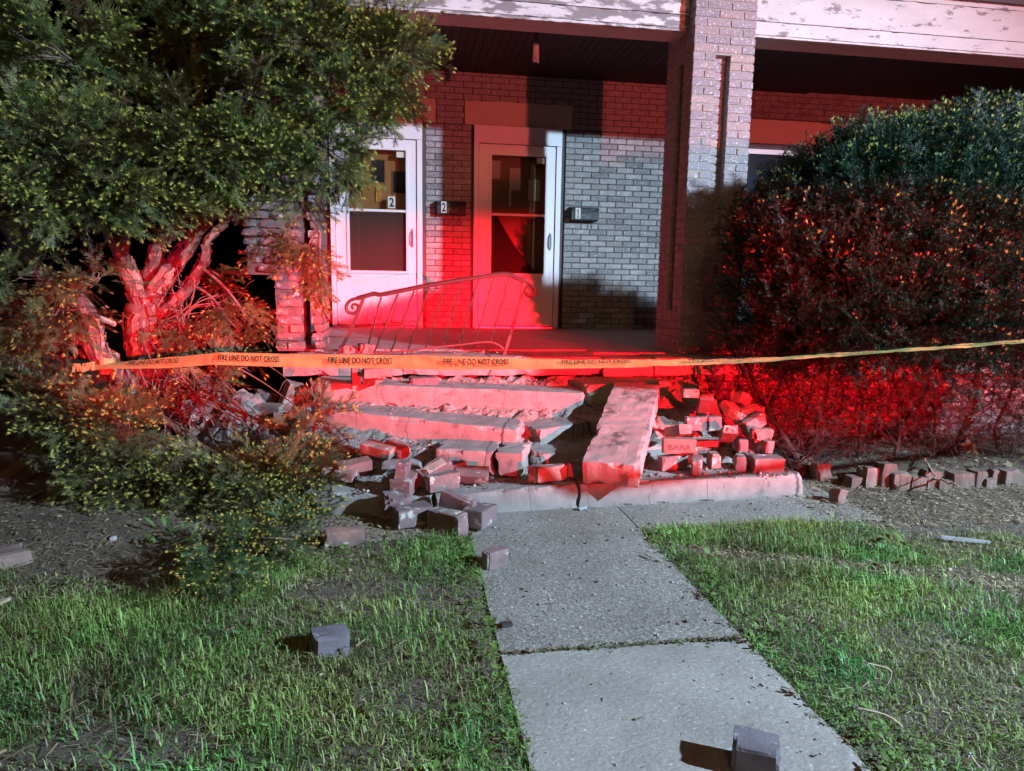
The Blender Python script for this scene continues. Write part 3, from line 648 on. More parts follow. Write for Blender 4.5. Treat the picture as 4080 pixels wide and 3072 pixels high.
LOOSE = [  # where, height of its centre, mesh, stance, turn, tilts, label
 (c9(270, 258), .245, 'W', 'flat', 20, (8, -6), 'whole brick lying flat beside the yew branches on the tilted step end'),
 (c9(190, 345), .205, 'H', 'flat', -15, (4, 6), 'half brick just below the flat brick by the yew branches'),
 (c9(30, 340), .20, 'H', 'edge', 20, (0, 5), 'brick end half hidden by the tip of the yew branches'),
 (c9(505, 95), .33, 'W', 'flat', -28, (12, 10), 'red-brown brick lying across the tilted end of the third step'),
 (c9(690, 100), .31, 'C', 'flat', -40, (15, 12), 'rough brick chunk leaning against the red-brown brick on the third step'),
 (c9(620, 232), .235, 'H', 'flat', 10, (0, 0), 'small dark brick bit behind the standing brick pair'),
 (c9(752, 300), .275, 'H', 'edge', 75, (6, 0), 'half brick perched on the back of the standing brick pair'),
 (c9(765, 430), .19, 'P', 'edge', 72, (0, -4), 'mortared brick pair standing with its ends towards the walkway'),
 (c9(1065, 295), .25, 'W', 'flat', 35, (20, -22), 'brick propped at a slant behind the purple brick'),
 (c9(1205, 290), .22, 'W', 'flat', 15, (0, -10), 'grey brick lying behind the purple brick'),
 (c9(935, 395), .18, 'H', 'flat', 60, (0, 8), 'dark half brick in the crack left of the purple brick'),
 (c9(1140, 412), .20, 'W', 'edge', 28, (0, 0), 'purple brick on edge with a corner towards the walkway'),
 (c9(1425, 348), .20, 'W', 'flat', -14, (28, 0), 'brick with a broken long face lying right of the purple brick'),
 (c9(690, 610), .125, 'C', 'flat', 10, (10, 4), 'rough faced brick chunk on the front edge of the lowest slab'),
 (c9(600, 700), .06, 'H', 'edge', -25, (0, 14), 'half brick on the path under the rough chunk at the lowest slab'),
 (c9(838, 735), .075, 'P', 'edge', 22, (0, 0), 'large clean brick on the path, corner towards the camera'),
 (c9(1190, 815), .062, 'P', 'flat', -38, (0, 0), 'two mortared bricks lying flat on the path before the lowest slab'),
 (c9(1290, 625), .125, 'W', 'edge', -30, (0, 12), 'upper half of the long mortared brick piece leaning on the lowest slab'),
 (c9(1500, 745), .07, 'P', 'edge', 58, (0, 4), 'mortared brick end standing on the path at the tip of the leaning piece'),
 (c9(180, 962), .05, 'W', 'edge', 8, (6, 0), 'brick with mortar smears at the edge of the grass below the yew'),
 (c9(1655, 1165), .05, 'H', 'edge', 30, (0, 0), 'half brick on the left edge of the walkway near the grass tip'),
 (c9(2065, 330), .21, 'H', 'edge', 40, (0, 0), 'half brick with a red-lit end in front of the dark gap'),
 (c9(2190, 330), .215, 'W', 'edge', 20, (0, 0), 'shaded brick in the gap, just left of the leaning slab'),
 (c2(2040, 895), .22, 'H', 'edge', 0, (0, 0), 'shaded half brick touching the lower left side of the leaning slab'),
 (c2(768, 332), .655, 'H', 'flat', -35, (0, 0), 'half brick on the topmost step below the railing foot'),
 (c2(790, 292), .71, 'W', 'flat', 20, (0, 0), 'brick behind the half brick on the topmost step'),
 (c2(660, 295), .69, 'W', 'end', 10, (6, 0), 'upright brick under the tape at the left end of the topmost step'),
 (c2(1085, 346), .615, 'W', 'flat', 8, (0, 0), 'flat brick alone near the middle of the topmost step'),
 (c2(703, 150), .80, 'H', 'end', 20, (0, 0), 'dark upright half brick on the porch floor by the railing'),
 (c2(742, 150), .80, 'H', 'edge', -10, (0, 0), 'grey half brick on the porch floor right of the dark upright one'),
 (c2(620, 155), .79, 'C', 'flat', 30, (10, 10), 'mortar-grey chunk on the porch floor at the foot of the cracked pillar'),
 (cA(430, 905), .325, 'B', 'edgeB', -10, (0, 0), 'brick on edge stamped BARR, right of the leaning slab'),
 (cA(418, 735), .40, 'W', 'flat', 98, (0, 16), 'brick pointing at the camera on top of the stamped brick'),
 (cA(360, 1085), .21, 'W', 'edge', 16, (0, 0), 'brick on edge directly under the stamped brick'),
 (cA(630, 1120), .212, 'W', 'edge', 62, (0, 0), 'narrow brick on edge, red end to the camera, right of the stamped brick pile'),
 (cA(660, 985), .22, 'H', 'flat', 70, (0, 20), 'small brick bit behind the narrow brick on edge'),
 (cA(815, 1060), .21, 'H', 'edge', 85, (0, 0), 'square brick end between the narrow brick and the dark stub'),
 (cA(975, 775), .36, 'W', 'flat', 72, (0, 30), 'brick sliding down towards the camera, its red top in full view'),
 (cA(1100, 890), .275, 'W', 'edge', 78, (0, 4), 'brick end on the dark stub, right of the sliding brick'),
 (cA(1330, 895), .285, 'W', 'edge', 103, (0, 0), 'brick end standing on the large right hand brick'),
 (cA(1392, 1105), .205, 'P', 'edge', -6, (0, 0), 'large brick at the right end of the lowest slab, long face forward'),
 (cA(1105, 1090), .205, 'H', 'edge', 70, (0, 0), 'dark brick stub on the lowest slab under the middle of the right pile'),
 (cA(1205, 525), .46, 'W', 'flat', 15, (14, -10), 'brick lit red on the upper slope of the right pile, nearest the shrub'),
 (cA(1255, 655), .40, 'W', 'edge', 25, (0, -18), 'brick lit red half way down the right pile, nearest the shrub'),
 (cA(1025, 530), .46, 'W', 'flat', 118, (0, -34), 'steeply tilted brick at the middle of the right pile'),
 (cA(715, 460), .50, 'W', 'flat', 75, (0, 48), 'steeply tilted brick at the top left of the right pile'),
 (cA(550, 320), .60, 'H', 'flat', -8, (0, 0), 'half brick on the step piece under the coping'),
 (cA(1115, 385), .55, 'C', 'flat', 30, (0, 20), 'pale rough chunk at the top of the right pile'),
 (cA(865, 490), .47, 'H', 'end', 60, (10, 10), 'dark half brick between the two steeply tilted bricks'),
 (cA(655, 655), .40, 'W', 'edge', 0, (0, 0), 'dark brick on edge on the step, left of the sliding brick'),
 (cA(810, 655), .40, 'H', 'edge', 12, (0, 0), 'dark half brick next to the sliding brick'),
 (cA(1330, 775), .36, 'C', 'flat', 0, (0, 0), 'dark mortar chunk behind the brick end on the large right hand brick'),
 (cL(1340, 420), .50, 'P', 'end', 25, (14, 18), 'big upright mortared chunk left of the long steps'),
 (cL(1090, 435), .47, 'C', 'flat', -10, (0, 10), 'rough dark chunk left of the big upright chunk'),
 (cL(1120, 545), .42, 'W', 'flat', -20, (10, 0), 'brick lying below the rough dark chunk in the left heap'),
 (cL(1310, 605), .40, 'W', 'flat', 10, (0, 0), 'brick under the big upright chunk at the end of the second step'),
 (cL(1572, 740), .34, 'W', 'flat', -18, (0, 12), 'blue-grey brick sticking out under the second step'),
 (cL(1475, 665), .38, 'H', 'flat', 5, (0, 0), 'grey half brick at the left end of the second step'),
 (cL(345, 605), .36, 'W', 'end', 5, (0, 0), 'upright brick against the yew trunk'),
 (cL(465, 575), .40, 'W', 'edge', 60, (12, 0), 'brick leaning beside the upright brick at the yew trunk'),
 (cL(585, 655), .34, 'H', 'edge', 10, (0, 0), 'half brick right of the bricks at the yew trunk'),
 (cL(485, 750), .27, 'C', 'flat', 10, (0, 0), 'pale mortar chunk below the bricks at the yew trunk'),
 (cL(865, 625), .37, 'H', 'flat', 40, (25, 0), 'tilted red half brick among the bare twigs'),
 (cL(925, 700), .32, 'W', 'end', 30, (8, 6), 'upright brick among the bare twigs below the tilted half brick'),
 (cL(800, 545), .41, 'W', 'flat', 45, (0, 10), 'grey brick slanting behind the bare twigs'),
 (cL(1070, 790), .27, 'H', 'end', 0, (6, 0), 'pale half brick standing at the top of the lower yew branch'),
 (cL(1020, 890), .22, 'P', 'flat', -8, (0, 0), 'large grey mortared chunk half buried in the lower yew branch'),
 (cL(620, 850), .22, 'C', 'flat', 15, (0, 0), 'grey chunk under the bare twigs, left of the large grey one'),
 (cL(520, 345), .55, 'W', 'end', 8, (0, 0), 'tall red brick standing behind the yew twigs under the tape'),
 (cL(610, 410), .50, 'W', 'end', -12, (0, 4), 'red brick standing right of the tall one behind the yew twigs'),
 (cS(712, 1388), .05, 'G', 'flat', 15, (0, 4), 'dark half brick alone in the left lawn'),
 (cS(1632, 1628), .056, 'G', 'flat', -30, (0, 0), 'half brick alone on the walkway in the foreground'),
]
mrd = random.Random(31)
ci = dict(W=0, H=0, C=0, P=0, B=0, G=0); pools = dict(W=WH, H=HF, C=CH, P=PR, B=[BRm], G=GR)
for (px, zc, k, st, yaw, (ta, tb), lab) in LOOSE:
    me = pools[k][ci[k] % len(pools[k])]; ci[k] += 1
    base = {'flat': Euler((0, 0, 0)), 'edge': Euler((R(90), 0, 0)), 'edgeB': Euler((R(90), 0, 0)), 'end': Euler((0, R(90), 0))}[st].to_matrix()
    m3 = Matrix.Rotation(R(yaw), 3, 'Z') @ Matrix.Rotation(R(ta), 3, 'X') @ Matrix.Rotation(R(tb), 3, 'Y') @ base
    o = bpy.data.objects.new('brick', me); link(o); o.location = onz(*px, zc); o.rotation_euler = m3.to_euler()
    tag(o, lab, 'brick', 'bricks fallen from the pillar and steps')
    if k in 'WHP' and mrd.random() < .6:      # old mortar still sticking to a bed or an end
        dm = dict(W=(.204, .095, .062), H=(.115, .095, .062), P=(.204, .10, .128))[k]; sg = mrd.choice((-1, 1)); a_ = mrd.random() < .65
        d_ = (dm[0]*mrd.uniform(.45, .95), dm[1]*mrd.uniform(.5, .95), .011) if a_ else (.012, dm[1]*mrd.uniform(.6, .95), dm[2]*mrd.uniform(.6, .95))
        mm = rough_box('mortar', *d_, m_mortar, .011, .009, int(mrd.random()*999), .004); mo = bpy.data.objects.new('mortar', mm); link(mo); mo.parent = o
        mo.location = (mrd.uniform(-.3, .3)*(dm[0]-d_[0]), mrd.uniform(-.3, .3)*(dm[1]-d_[1]), sg*(dm[2]/2+.002)) if a_ else (sg*(dm[0]/2+.002), 0, 0)
    if k == 'B':
        P, Fc = text_mesh('BARR', .02)
        t = mk('lettering', [(-.075+p*.15, -.022+q_*.036, .0335) for p, q_ in P], Fc, m_mortard); t.parent = o

# crumbs of brick and mortar
def crumbs(name, spots, n, seed, label):
    rd = random.Random(seed); V = []; T = []; Cc = []
    for _ in range(n):
        x0, x1, y0, y1, zf, smin, smax = rd.choice(spots)
        x = rd.uniform(x0, x1); y = rd.uniform(y0, y1); s = smin+(smax-smin)*rd.random()**3; z = zf(x, y) if callable(zf) else zf
        b = len(V); cc = rd.choice([(.30, .27, .25), (.20, .12, .10), (.42, .39, .36), (.12, .10, .09), (.26, .15, .12), (.07, .065, .06)])
        for dx, dy, dz in ((1, .1, 0), (-.2, .9, .05), (-.9, -.3, 0), (.3, -.9, .05), (.1, .2, .8), (0, -.1, -.3)):
            V.append((x+s*(dx+rd.uniform(-.35, .35)), y+s*(dy+rd.uniform(-.35, .35)), z+s*(dz+rd.uniform(-.2, .2)))); Cc.append(cc)
        T += [(b, b+1, b+4), (b+1, b+2, b+4), (b+2, b+3, b+4), (b+3, b, b+4), (b+1, b, b+5), (b+2, b+1, b+5), (b+3, b+2, b+5), (b, b+3, b+5)]
    o = np_mesh(name, np.array(V), np.array(T), m_crumb, None, np.array(Cc), 'stuff'); return tag(o, label, 'debris')
crumbs('brick_crumbs', [(-1.25, .15, -1.50, -1.0, .160, .004, .02)]*5+[(-2.9, -1.4, -1.55, -1.2, .148, .003, .016)]*4+[(-3.0, -1.1, -.30, -.02, .60, .004, .016)]*2+[(-3.05, -1.7, -.75, -.5, .455, .003, .010)]*2
       + [(-3.2, -1.5, .1, 1.2, .795, .003, .014)]*3+[(-2.9, -2.2, -1.15, -.9, .30, .004, .015)]*2, 1700, 5, 'small crumbs of brick and mortar strewn over the steps')
crumbs('path_crumbs', [(-2.9, .35, -1.95, -1.55, .012, .003, .012)]*3+[(-2.0, -1.1, -3.1, -1.95, .014, .003, .012)]*2+[(-2.0, -1.1, -4.3, -3.2, .016, .002, .007)], 420, 6, 'grit and mortar crumbs on the concrete walkway')

# ================================================================== RAILING
YR = .15
def rp(a, b, y=YR): return ony(1250+.452*a, 950+.452*b, y)
rail = tag(empty('iron_railing', rp(1670, 1040)), 'bent wrought iron stair railing with scroll ends standing on the porch edge', 'railing')
def curve(pts, n=6):
    out = []
    P = [Vector(p) for p in pts]
    for i in range(len(P)-1):
        p0, p1, p2, p3 = P[max(i-1, 0)], P[i], P[i+1], P[min(i+2, len(P)-1)]
        for k in range(n):
            t = k/n; out.append(.5*((2*p1)+(p2-p0)*t+(2*p0-5*p1+4*p2-p3)*t*t+(3*p1-p0-3*p2+p3)*t**3))
    out.append(P[-1]); return out
top = [(380, 528), (450, 510), (530, 488), (600, 494), (800, 455), (1000, 415), (1300, 365), (1500, 335), (1650, 315), (1740, 325), (1860, 380)]
q = MB(); q.tube(curve([rp(*p) for p in top]), .019, 6); q.build('top_rail', m_iron, rail)
q = MB(); q.tube(curve([rp(*p) for p in [(380, 528), (320, 550), (287, 600), (300, 645), (345, 660), (385, 640), (395, 605), (375, 582), (345, 585), (335, 608), (352, 622)]]), [.014]*40+[.011]*21, 6); q.build('scroll', m_iron, rail)
q = MB(); q.tube(curve([rp(*p) for p in [(1860, 380), (1915, 412), (1950, 455), (1945, 495), (1910, 508), (1872, 492), (1862, 460), (1880, 432), (1905, 440)]]), [.015]*30+[.011]*19, 6); q.build('scroll', m_iron, rail)
q = MB(); q.tube(curve([rp(440, 520), rp(395, 640), rp(330, 800), rp(210, 1025)]), .018, 4); q.build('post', m_iron, rail)
q = MB(); q.tube(curve([rp(1858, 385), rp(1790, 650), rp(1700, 960), rp(1672, 1035)]), .018, 4); fc = rp(1670, 1042); q.box(fc-Vector((.028, .028, .012)), fc+Vector((.028, .028, .006))); q.build('post', m_iron, rail)
q = MB(); q.tube(curve([rp(530, 1012), rp(840, 990), rp(1000, 966), rp(1300, 936), rp(1560, 912), rp(1680, 975)], 4), .0095, 4); q.build('bottom_rail', m_iron, rail)
for (a, b) in (((595, 515), (482, 930)), ((740, 490), (530, 1010)), ((885, 460), (680, 1000)), ((1015, 435), (830, 985)), ((1165, 405), (985, 962)), ((1310, 375), (1135, 947)), ((1455, 350), (1280, 937)), ((1590, 340), (1420, 922)), ((1730, 333), (1560, 908))):
    A, B = rp(*a), rp(*b); q = MB(); n = 26
    pts = [A.lerp(B, i/n)+Vector((.004*math.sin(i*.9), .004*math.cos(i*.9), 0))*(1 if 3 < i < n-3 else 0) for i in range(n+1)]
    q.tube(pts, .0085, 5); q.build('baluster', m_iron, rail)

# ================================================================== MAILBOXES, BULB
def mailbox(px, py, num, lab):
    p = s_ony(px, py, YW-.06); W_, H_ = .335, .155; x0, x1, z0, z1 = p.x-W_/2, p.x+W_/2, p.z-H_/2, p.z+H_/2
    t = tag(empty('mailbox', (p.x, YW-.05, z0)), lab, 'mailbox', 'black wall mailboxes')
    q = MB(); y0, y1 = YW-.105, YW+.0
    prof = [(y1, z0), (y0+.012, z0), (y0, z0+.012), (y0, z1-.05), (y0+.02, z1-.012), (y1, z1)]
    n = len(prof); q.add([(x0, y, z) for y, z in prof]+[(x1, y, z) for y, z in prof], [tuple(range(n)), tuple(reversed(range(n, 2*n)))]+[(i, i+n, (i+1) % n+n, (i+1) % n) for i in range(n)])
    q.build('body', m_black, t)
    q = MB(); q.add([(x0-.006, YW-.001, z1+.012), (x1+.006, YW-.001, z1+.012), (x1+.006, y0+.006, z1-.008), (x0-.006, y0+.006, z1-.008), (x1+.006, y0-.008, z1-.03), (p.x+.05, y0-.009, z1-.062), (p.x-.05, y0-.009, z1-.062), (x0-.006, y0-.008, z1-.03)], [(0, 3, 2, 1), (3, 7, 6, 5, 4, 2)]); q.build('lid', m_black, t)
    P, Fc = text_mesh(num, .03 if num == '2' else .0); q = MB(); a, b = x0+.045, x0+.108
    q.box((a, y0-.0115, z0+.018), (b, y0-.0100, z1-.01)); zz0, zz1 = z0+.03, z1-.022
    xa, xb = (a+.009, b-.009) if num == '2' else (a+.018, b-.016)
    if num == '1':
        xa, xb = a+.012, b-.014; P = [(.1, 0), (.95, 0), (.95, .12), (.70, .12), (.70, 1), (.46, 1), (.38, .86), (.12, .80), (.12, .68), (.40, .72), (.40, .12), (.1, .12)]; Fc = [(0, 1, 2, 11), (3, 4, 5, 10), (6, 7, 8, 9)]
    q.add([(xa+u*(xb-xa), y0-.0122, zz0+v*(zz1-zz0)) for u, v in P], Fc, 1); q.build('number_plate', [m_paper, m_ink], t)
    P, Fc = text_mesh('Mail'); mk('lettering', [(x0+.125+u*.11, y0-.0011, z0+.028+v*.05) for u, v in P], Fc, m_grey, t)
    q = MB(); q.tube([(x1-.075, YW-.04, z0+.002), (x1-.075, YW-.045, z0-.07), (x1-.075, YW-.07, z0-.085), (x1-.075, YW-.09, z0-.065)], .005, 5); q.build('paper_hook', m_black, t)
mailbox(975, 450, '2', 'black mailbox with a number 2 plate between the two doors')
mailbox(1262, 463, '1', 'black mailbox with a number 1 plate right of the torn-screen door')
p = s_ony(1158, 96, 1.25)
bt = tag(empty('light_bulb', (p.x, 1.25, 3.778)), 'unlit spiral bulb hanging from the dark porch ceiling', 'bulb')
q = MB(); q.tube([(p.x, 1.25, 3.777), (p.x, 1.25, 3.74)], [.045, .04], 12); q.tube([(p.x, 1.25, 3.742), (p.x, 1.25, 3.60)], [.02, .022], 10); q.build('socket', m_trim, bt)
q = MB(); q.tube([(p.x, 1.25, 3.602), (p.x, 1.25, 3.585), (p.x, 1.25, 3.53), (p.x, 1.25, 3.515)], [.018, .026, .028, .02], 12); q.build('base', m_bulb, bt)
q = MB(); q.tube([(p.x+.024*math.cos(a*.5), 1.25+.024*math.sin(a*.5), 3.515-.0013*a*1.25) for a in range(0, 52)], .0085, 6); q.build('spiral_tube', m_bulb, bt)

# ================================================================== TAPE
TP = [(205, 780, 800, 4.16), (235, 783, 797, 4.14), (300, 777, 797, 4.08), (385, 770, 794, 4.02), (462, 762, 788, 3.97), (470, 761, 788, 3.96), (610, 764, 793, 3.92), (850, 767, 797, 3.84), (1000, 770, 799, 3.75),
      (1213, 776, 797, 3.6), (1363, 777, 794, 3.48), (1500, 776, 789, 3.37), (1640, 773, 783, 3.28), (1800, 763, 770, 3.19), (2000, 750, 757, 3.07), (2212, 733, 741, 2.95), (2600, 716, 728, 3.3), (2900, 700, 716, 3.9)]
vd = Vector(_f)
def tape_at(px):
    for i in range(len(TP)-1):
        if TP[i][0] <= px <= TP[i+1][0]: break
    a, b = TP[i], TP[i+1]; t = (px-a[0])/(b[0]-a[0]); t = min(1, max(0, t))
    yt, yb_, zc = [a[k]+(b[k]-a[k])*t for k in (1, 2, 3)]
    c = onc(px*S, (yt+yb_)/2*S, zc); half = (yb_-yt)/2*S*zc/FPX; half = min(half, .0378)
    dv = math.sqrt(max(0, .038**2-half**2))
    wv = Vector(_u)*half+Vector(vd)*dv*.9
    return c, wv
tape = tag(empty('barricade_tape', tape_at(205)[0]), 'yellow fire line tape stretched from the yew stem across the steps', 'tape')
V = []; F = []; pxs = list(np.linspace(205, 2900, 420)); K = 6
for px in pxs:
    c, wv = tape_at(px); nrm = wv.cross(Vector(_r)).normalized()
    for k in range(K):
        u_ = k/(K-1)*2-1; V.append(c+wv*u_+nrm*(.004*math.sin(px*.021+u_*1.5)*(1-u_*u_)+.006*mnoise.noise(Vector((px*.018, u_*.9, 3)))+.003*mnoise.noise(Vector((px*.07, u_*2, 8)))))
for i in range(len(pxs)-1):
    for k in range(K-1): F.append((i*K+k, (i+1)*K+k, (i+1)*K+k+1, i*K+k+1))
mk('band', V, F, m_tape, tape, True)
P, Fc = text_mesh('FIRE LINE DO NOT CROSS', .012)
for (a, b) in ((278, 387), (473, 605), (710, 848), (957, 1099), (1213, 1363), (1487, 1640), (1768, 1925), (2065, 2240), (2390, 2580)):
    vs_ = []
    for u_, v_ in P:
        px = a+u_*(b-a); c, wv = tape_at(px); nrm = wv.cross(Vector(_r)).normalized()
        if nrm.dot(vd) > 0: nrm = -nrm
        s_ = -.36+v_*.92
        vs_.append(c+wv*s_+nrm*.0115)
    mk('lettering', vs_, Fc, m_ink, tape)
# the knot and loose ends round the stem
q = MB(); kc, _w = tape_at(212)
for j in range(5):
    pts = [kc+Vector((.03+.045*math.cos(a*.45+j), .05+.06*math.sin(a*.45+j), .012*j-.03+.02*math.sin(a*.3+j*2))) for a in range(15)]
    for i in range(len(pts)-1):
        h = Vector((.004*math.sin(i), 0, .016)); q.add([pts[i]-h, pts[i+1]-h, pts[i+1]+h, pts[i]+h], [(0, 1, 2, 3)])
e0 = [kc+Vector((-.01-.018*i, -.02, .004*math.sin(i*1.3)-.002*i)) for i in range(8)]
for i in range(7):
    h = Vector((.008*math.sin(i*1.1), .01*math.cos(i*2.), .026)); q.add([e0[i]-h, e0[i+1]-h, e0[i+1]+h, e0[i]+h], [(0, 1, 2, 3)])
q.build('knot', m_tape, tape)

# ================================================================== EDGING STUBS AND SMALL THINGS
ordn = ['first', 'second', 'third', 'fourth', 'fifth', 'sixth', 'seventh', 'eighth', 'ninth', 'tenth', 'eleventh', 'twelfth', 'thirteenth', 'fourteenth']
cE = lambda a, b: (2500+.714*a, 1450+.714*b)
STB = [(975, 625, 100, 74, 14), (1100, 655, 88, 78, -3), (1268, 690, 52, 62, 3), (1365, 688, 95, 84, 2), (1450, 692, 118, 76, 3), (1535, 702, 80, 82, -2), (1625, 705, 62, 68, 4), (1705, 700, 84, 80, 2), (1775, 706, 46, 66, 0), (1885, 690, 66, 92, -3), (1965, 688, 74, 70, 4), (2030, 692, 40, 50, 0), (2068, 668, 60, 66, 3), (2160, 676, 66, 90, -4)]
for i, (a, b, h, wpx, lean) in enumerate(STB):
    g = onz(*cE(a, b), .01); zc = (Vector(CAM)-g).length; k = .714*zc/FPX
    H_ = h*k+.10; W_ = wpx*k
    me = rough_box('edging_stub', W_, W_*.9, H_, m_stub, .022, .007, 200+i, .004)
    o = inst('edging_stub', me, (g.x, g.y+W_*.4, g.z+h*k-H_/2), None, (R(random.uniform(-4, 4)), R(lean), R(random.uniform(-12, 12))))
    tag(o, f'weathered wooden edging stub, {ordn[i]} from the right end of the lowest step', 'edging stub', 'wooden edging stubs')
g = onz(*cE(1195, 790), .0)
me = rough_box('stump', .085, .085, .11, m_stub, .014, .016, 230, .008); tag(inst('stump', me, (g.x, g.y+.04, .045), None, (0, R(8), R(20))), 'small dark rotten stump in the mulch near the step corner', 'stump')
def bar(name, A, B, w_, h_, m, seed, lab, cat, cell=.03, chip=.004):
    A, B = Vector(A), Vector(B); d = B-A; L = d.length; me = rough_box(name, L, w_, h_, m, cell, chip, seed)
    o = inst(name, me, (A+B)/2); o.rotation_euler = d.to_track_quat('X', 'Z').to_euler(); return tag(o, lab, cat)
bar('plank', s_onz(-8, 1052, .10), s_onz(70, 1005, .14), .11, .10, m_plank, 300, 'short thick red-lit timber at the left edge under the yew', 'timber')
bar('stone_block', s_onz(-40, 1222, .05), s_onz(62, 1200, .05), .16, .10, m_plank, 301, 'broken stone block at the left edge of the lawn', 'stone', .03, .02)
bar('wood_splinter', s_onz(-6, 1304, .03), s_onz(20, 1292, .03), .03, .015, m_splint, 302, 'pale wood splinter at the lower left edge', 'splinter', .015)
bar('metal_strip', s_onz(1872, 1268, .02), s_onz(1905, 1271, .02), .02, .006, m_plastic, 303, 'short white plastic scrap in the right lawn', 'scrap', .015)
bar('metal_strip', s_onz(2032, 1160, .03), s_onz(2140, 1172, .02), .008, .02, m_plastic, 304, 'long pale metal strip in the grass right of the bare patch', 'metal strip', .02, .002)
bar('plastic_scrap', s_onz(1251, 1100, .02), s_onz(1268, 1096, .03), .02, .03, m_plastic, 305, 'pale scrap at the foot of the crack in the lowest step', 'scrap', .012, .006)
bar('shard', s_onz(1082, 1350, .02), s_onz(1106, 1346, .02), .035, .012, m_black, 306, 'dark shard on the left edge of the walkway', 'shard', .012, .004)
bar('pebble', s_onz(238, 1166, .06), s_onz(254, 1164, .06), .03, .03, m_plastic, 307, 'round pale stone on the ground under the yew', 'stone', .012, .012)
# fallen sticks
rd = random.Random(4)
for i, (a, b, lab) in enumerate((((60, 1075), (270, 985), 'long stick slanting up from the timber at the left'), ((120, 1088), (255, 1010), 'stick beside the long one at the left timber'), ((180, 1055), (300, 985), 'thin stick lowest on the ground left of the lower yew branch'),
        ((2010, 1030), (2070, 1048), 'broken pale root lying on the edging stubs'), ((1990, 985), (2022, 1030), 'pale broken twig sticking up behind the edging stubs'))):
    A, B = s_onz(*a, .08), s_onz(*b, .16); n = 10; q = MB()
    q.tube([A.lerp(B, k/n)+Vector((rd.uniform(-.01, .01), rd.uniform(-.01, .01), rd.uniform(-.008, .008))) for k in range(n+1)], [.008-.0004*k for k in range(n+1)], 6)
    tag(q.build('stick', m_splint if i > 2 else m_twig, None, True), lab, 'stick', 'fallen sticks')
# dandelions gone to seed on the right lawn
for i, (a, b, c_, lab) in enumerate((((1905, 1495), (1925, 1450), (1872, 1432), 'upper dandelion stalk curving left in the right lawn'), ((1950, 1570), (1915, 1545), (1850, 1528), 'lower dandelion stalk leaning left in the right lawn'), ((2125, 1666), (2110, 1650), (2095, 1630), 'dandelion stalk at the lower right corner'))):
    A = s_onz(*a, .01); zc = (A-Vector(CAM)).dot(Vector(_f)); B, C_ = onc(b[0]*S, b[1]*S, zc), onc(c_[0]*S, c_[1]*S, zc)
    t = tag(empty('dandelion', A), lab, 'dandelion', 'dandelions'); q = MB(); q.tube(curve([A, B, C_], 8), .0024, 5); q.build('stalk', m_splint, t, True)
    q = MB()
    for k in range(26):
        d = Vector((rd.uniform(-1, 1), rd.uniform(-1, 1), rd.uniform(-1, 1))).normalized(); s_ = d.orthogonal().normalized()*.0018
        q.add([C_-s_, C_+s_, C_+d*.011], [(0, 1, 2)])
    q.build('head', m_plastic, t)

# ================================================================== FOLIAGE TOOLS
def sprig(seed, sides=4, nmain=20, nside=8, nl=.17, nw=.027, ang=58, radial=False, tipn=8, tipl=.12, tipw=.040):
    """a needle spray along +x of unit length; returns verts, tris, tip flag per vertex"""
    rd = np.random.default_rng(seed); V = []; T = []; C = []
    def tri(p, d, side, l, w, c):
        b = len(V); V.extend([p-side*w/2, p+side*w/2, p+d*l]); T.append((b, b+1, b+2)); C.extend([c]*3)
    def twig(o, d, L, n, tip, th):
        d = d/np.linalg.norm(d); s = np.cross(np.array([0, 0, 1.]), d); s /= np.linalg.norm(s); u = np.cross(d, s); pts = []
        b = len(V)
        for k in range(4):
            t = k/3; p = o+d*L*t+np.array([0, 0, -.10*L*t*t]); pts.append(p); V.extend([p-s*th*(1-.6*t), p+s*th*(1-.6*t)]); C.extend([-1., -1.])
        for k in range(3): T.append((b+2*k, b+2*k+1, b+2*k+3)); T.append((b+2*k, b+2*k+3, b+2*k+2))
        for k in range(n):
            t = (k+.6)/n; p = o+d*L*t+np.array([0, 0, -.10*L*t*t])
            for sg in ((-1, 1) if not radial else (0, 1, 2)):
                a = math.radians(ang+rd.uniform(-14, 14)); l = nl*rd.uniform(.8, 1.15)*(1-.35*t*t)
                if radial:
                    an = rd.uniform(0, 6.28); sv = s*math.cos(an)+u*math.sin(an)
                else: sv = s*sg+u*rd.uniform(-.15, .45)
                nd = d*math.cos(a)+sv*math.sin(a); nd /= np.linalg.norm(nd)
                tri(p, nd, np.cross(nd, u+s*.3*rd.uniform(-1, 1))/1.0, l, nw, rd.uniform(0, .35))
        if tip:
            p = o+d*L+np.array([0, 0, -.10*L])
            for k in range(tipn):
                an = 6.28*k/tipn+rd.uniform(-.3, .3); a = math.radians(rd.uniform(8, 42)); sv = s*math.cos(an)+u*math.sin(an)
                nd = d*math.cos(a)+sv*math.sin(a); tri(p-d*.01, nd, np.cross(nd, sv+d*.2), tipl*rd.uniform(.8, 1.2), tipw, 1.)
    twig(np.zeros(3), np.array([1., 0, 0]), 1., nmain, True, .012)
    for k in range(sides):
        t = .22+.62*k/max(1, sides-1)*.95; sg = 1 if k % 2 else -1; a = math.radians(46+rd.uniform(-8, 8))
        twig(np.array([t, 0, -.10*t*t]), np.array([math.cos(a), sg*math.sin(a), rd.uniform(-.12, .18)]), (.52-.28*t)*rd.uniform(.85, 1.15), nside, rd.random() < .5, .008)
    return np.array(V), np.array(T), np.array(C)
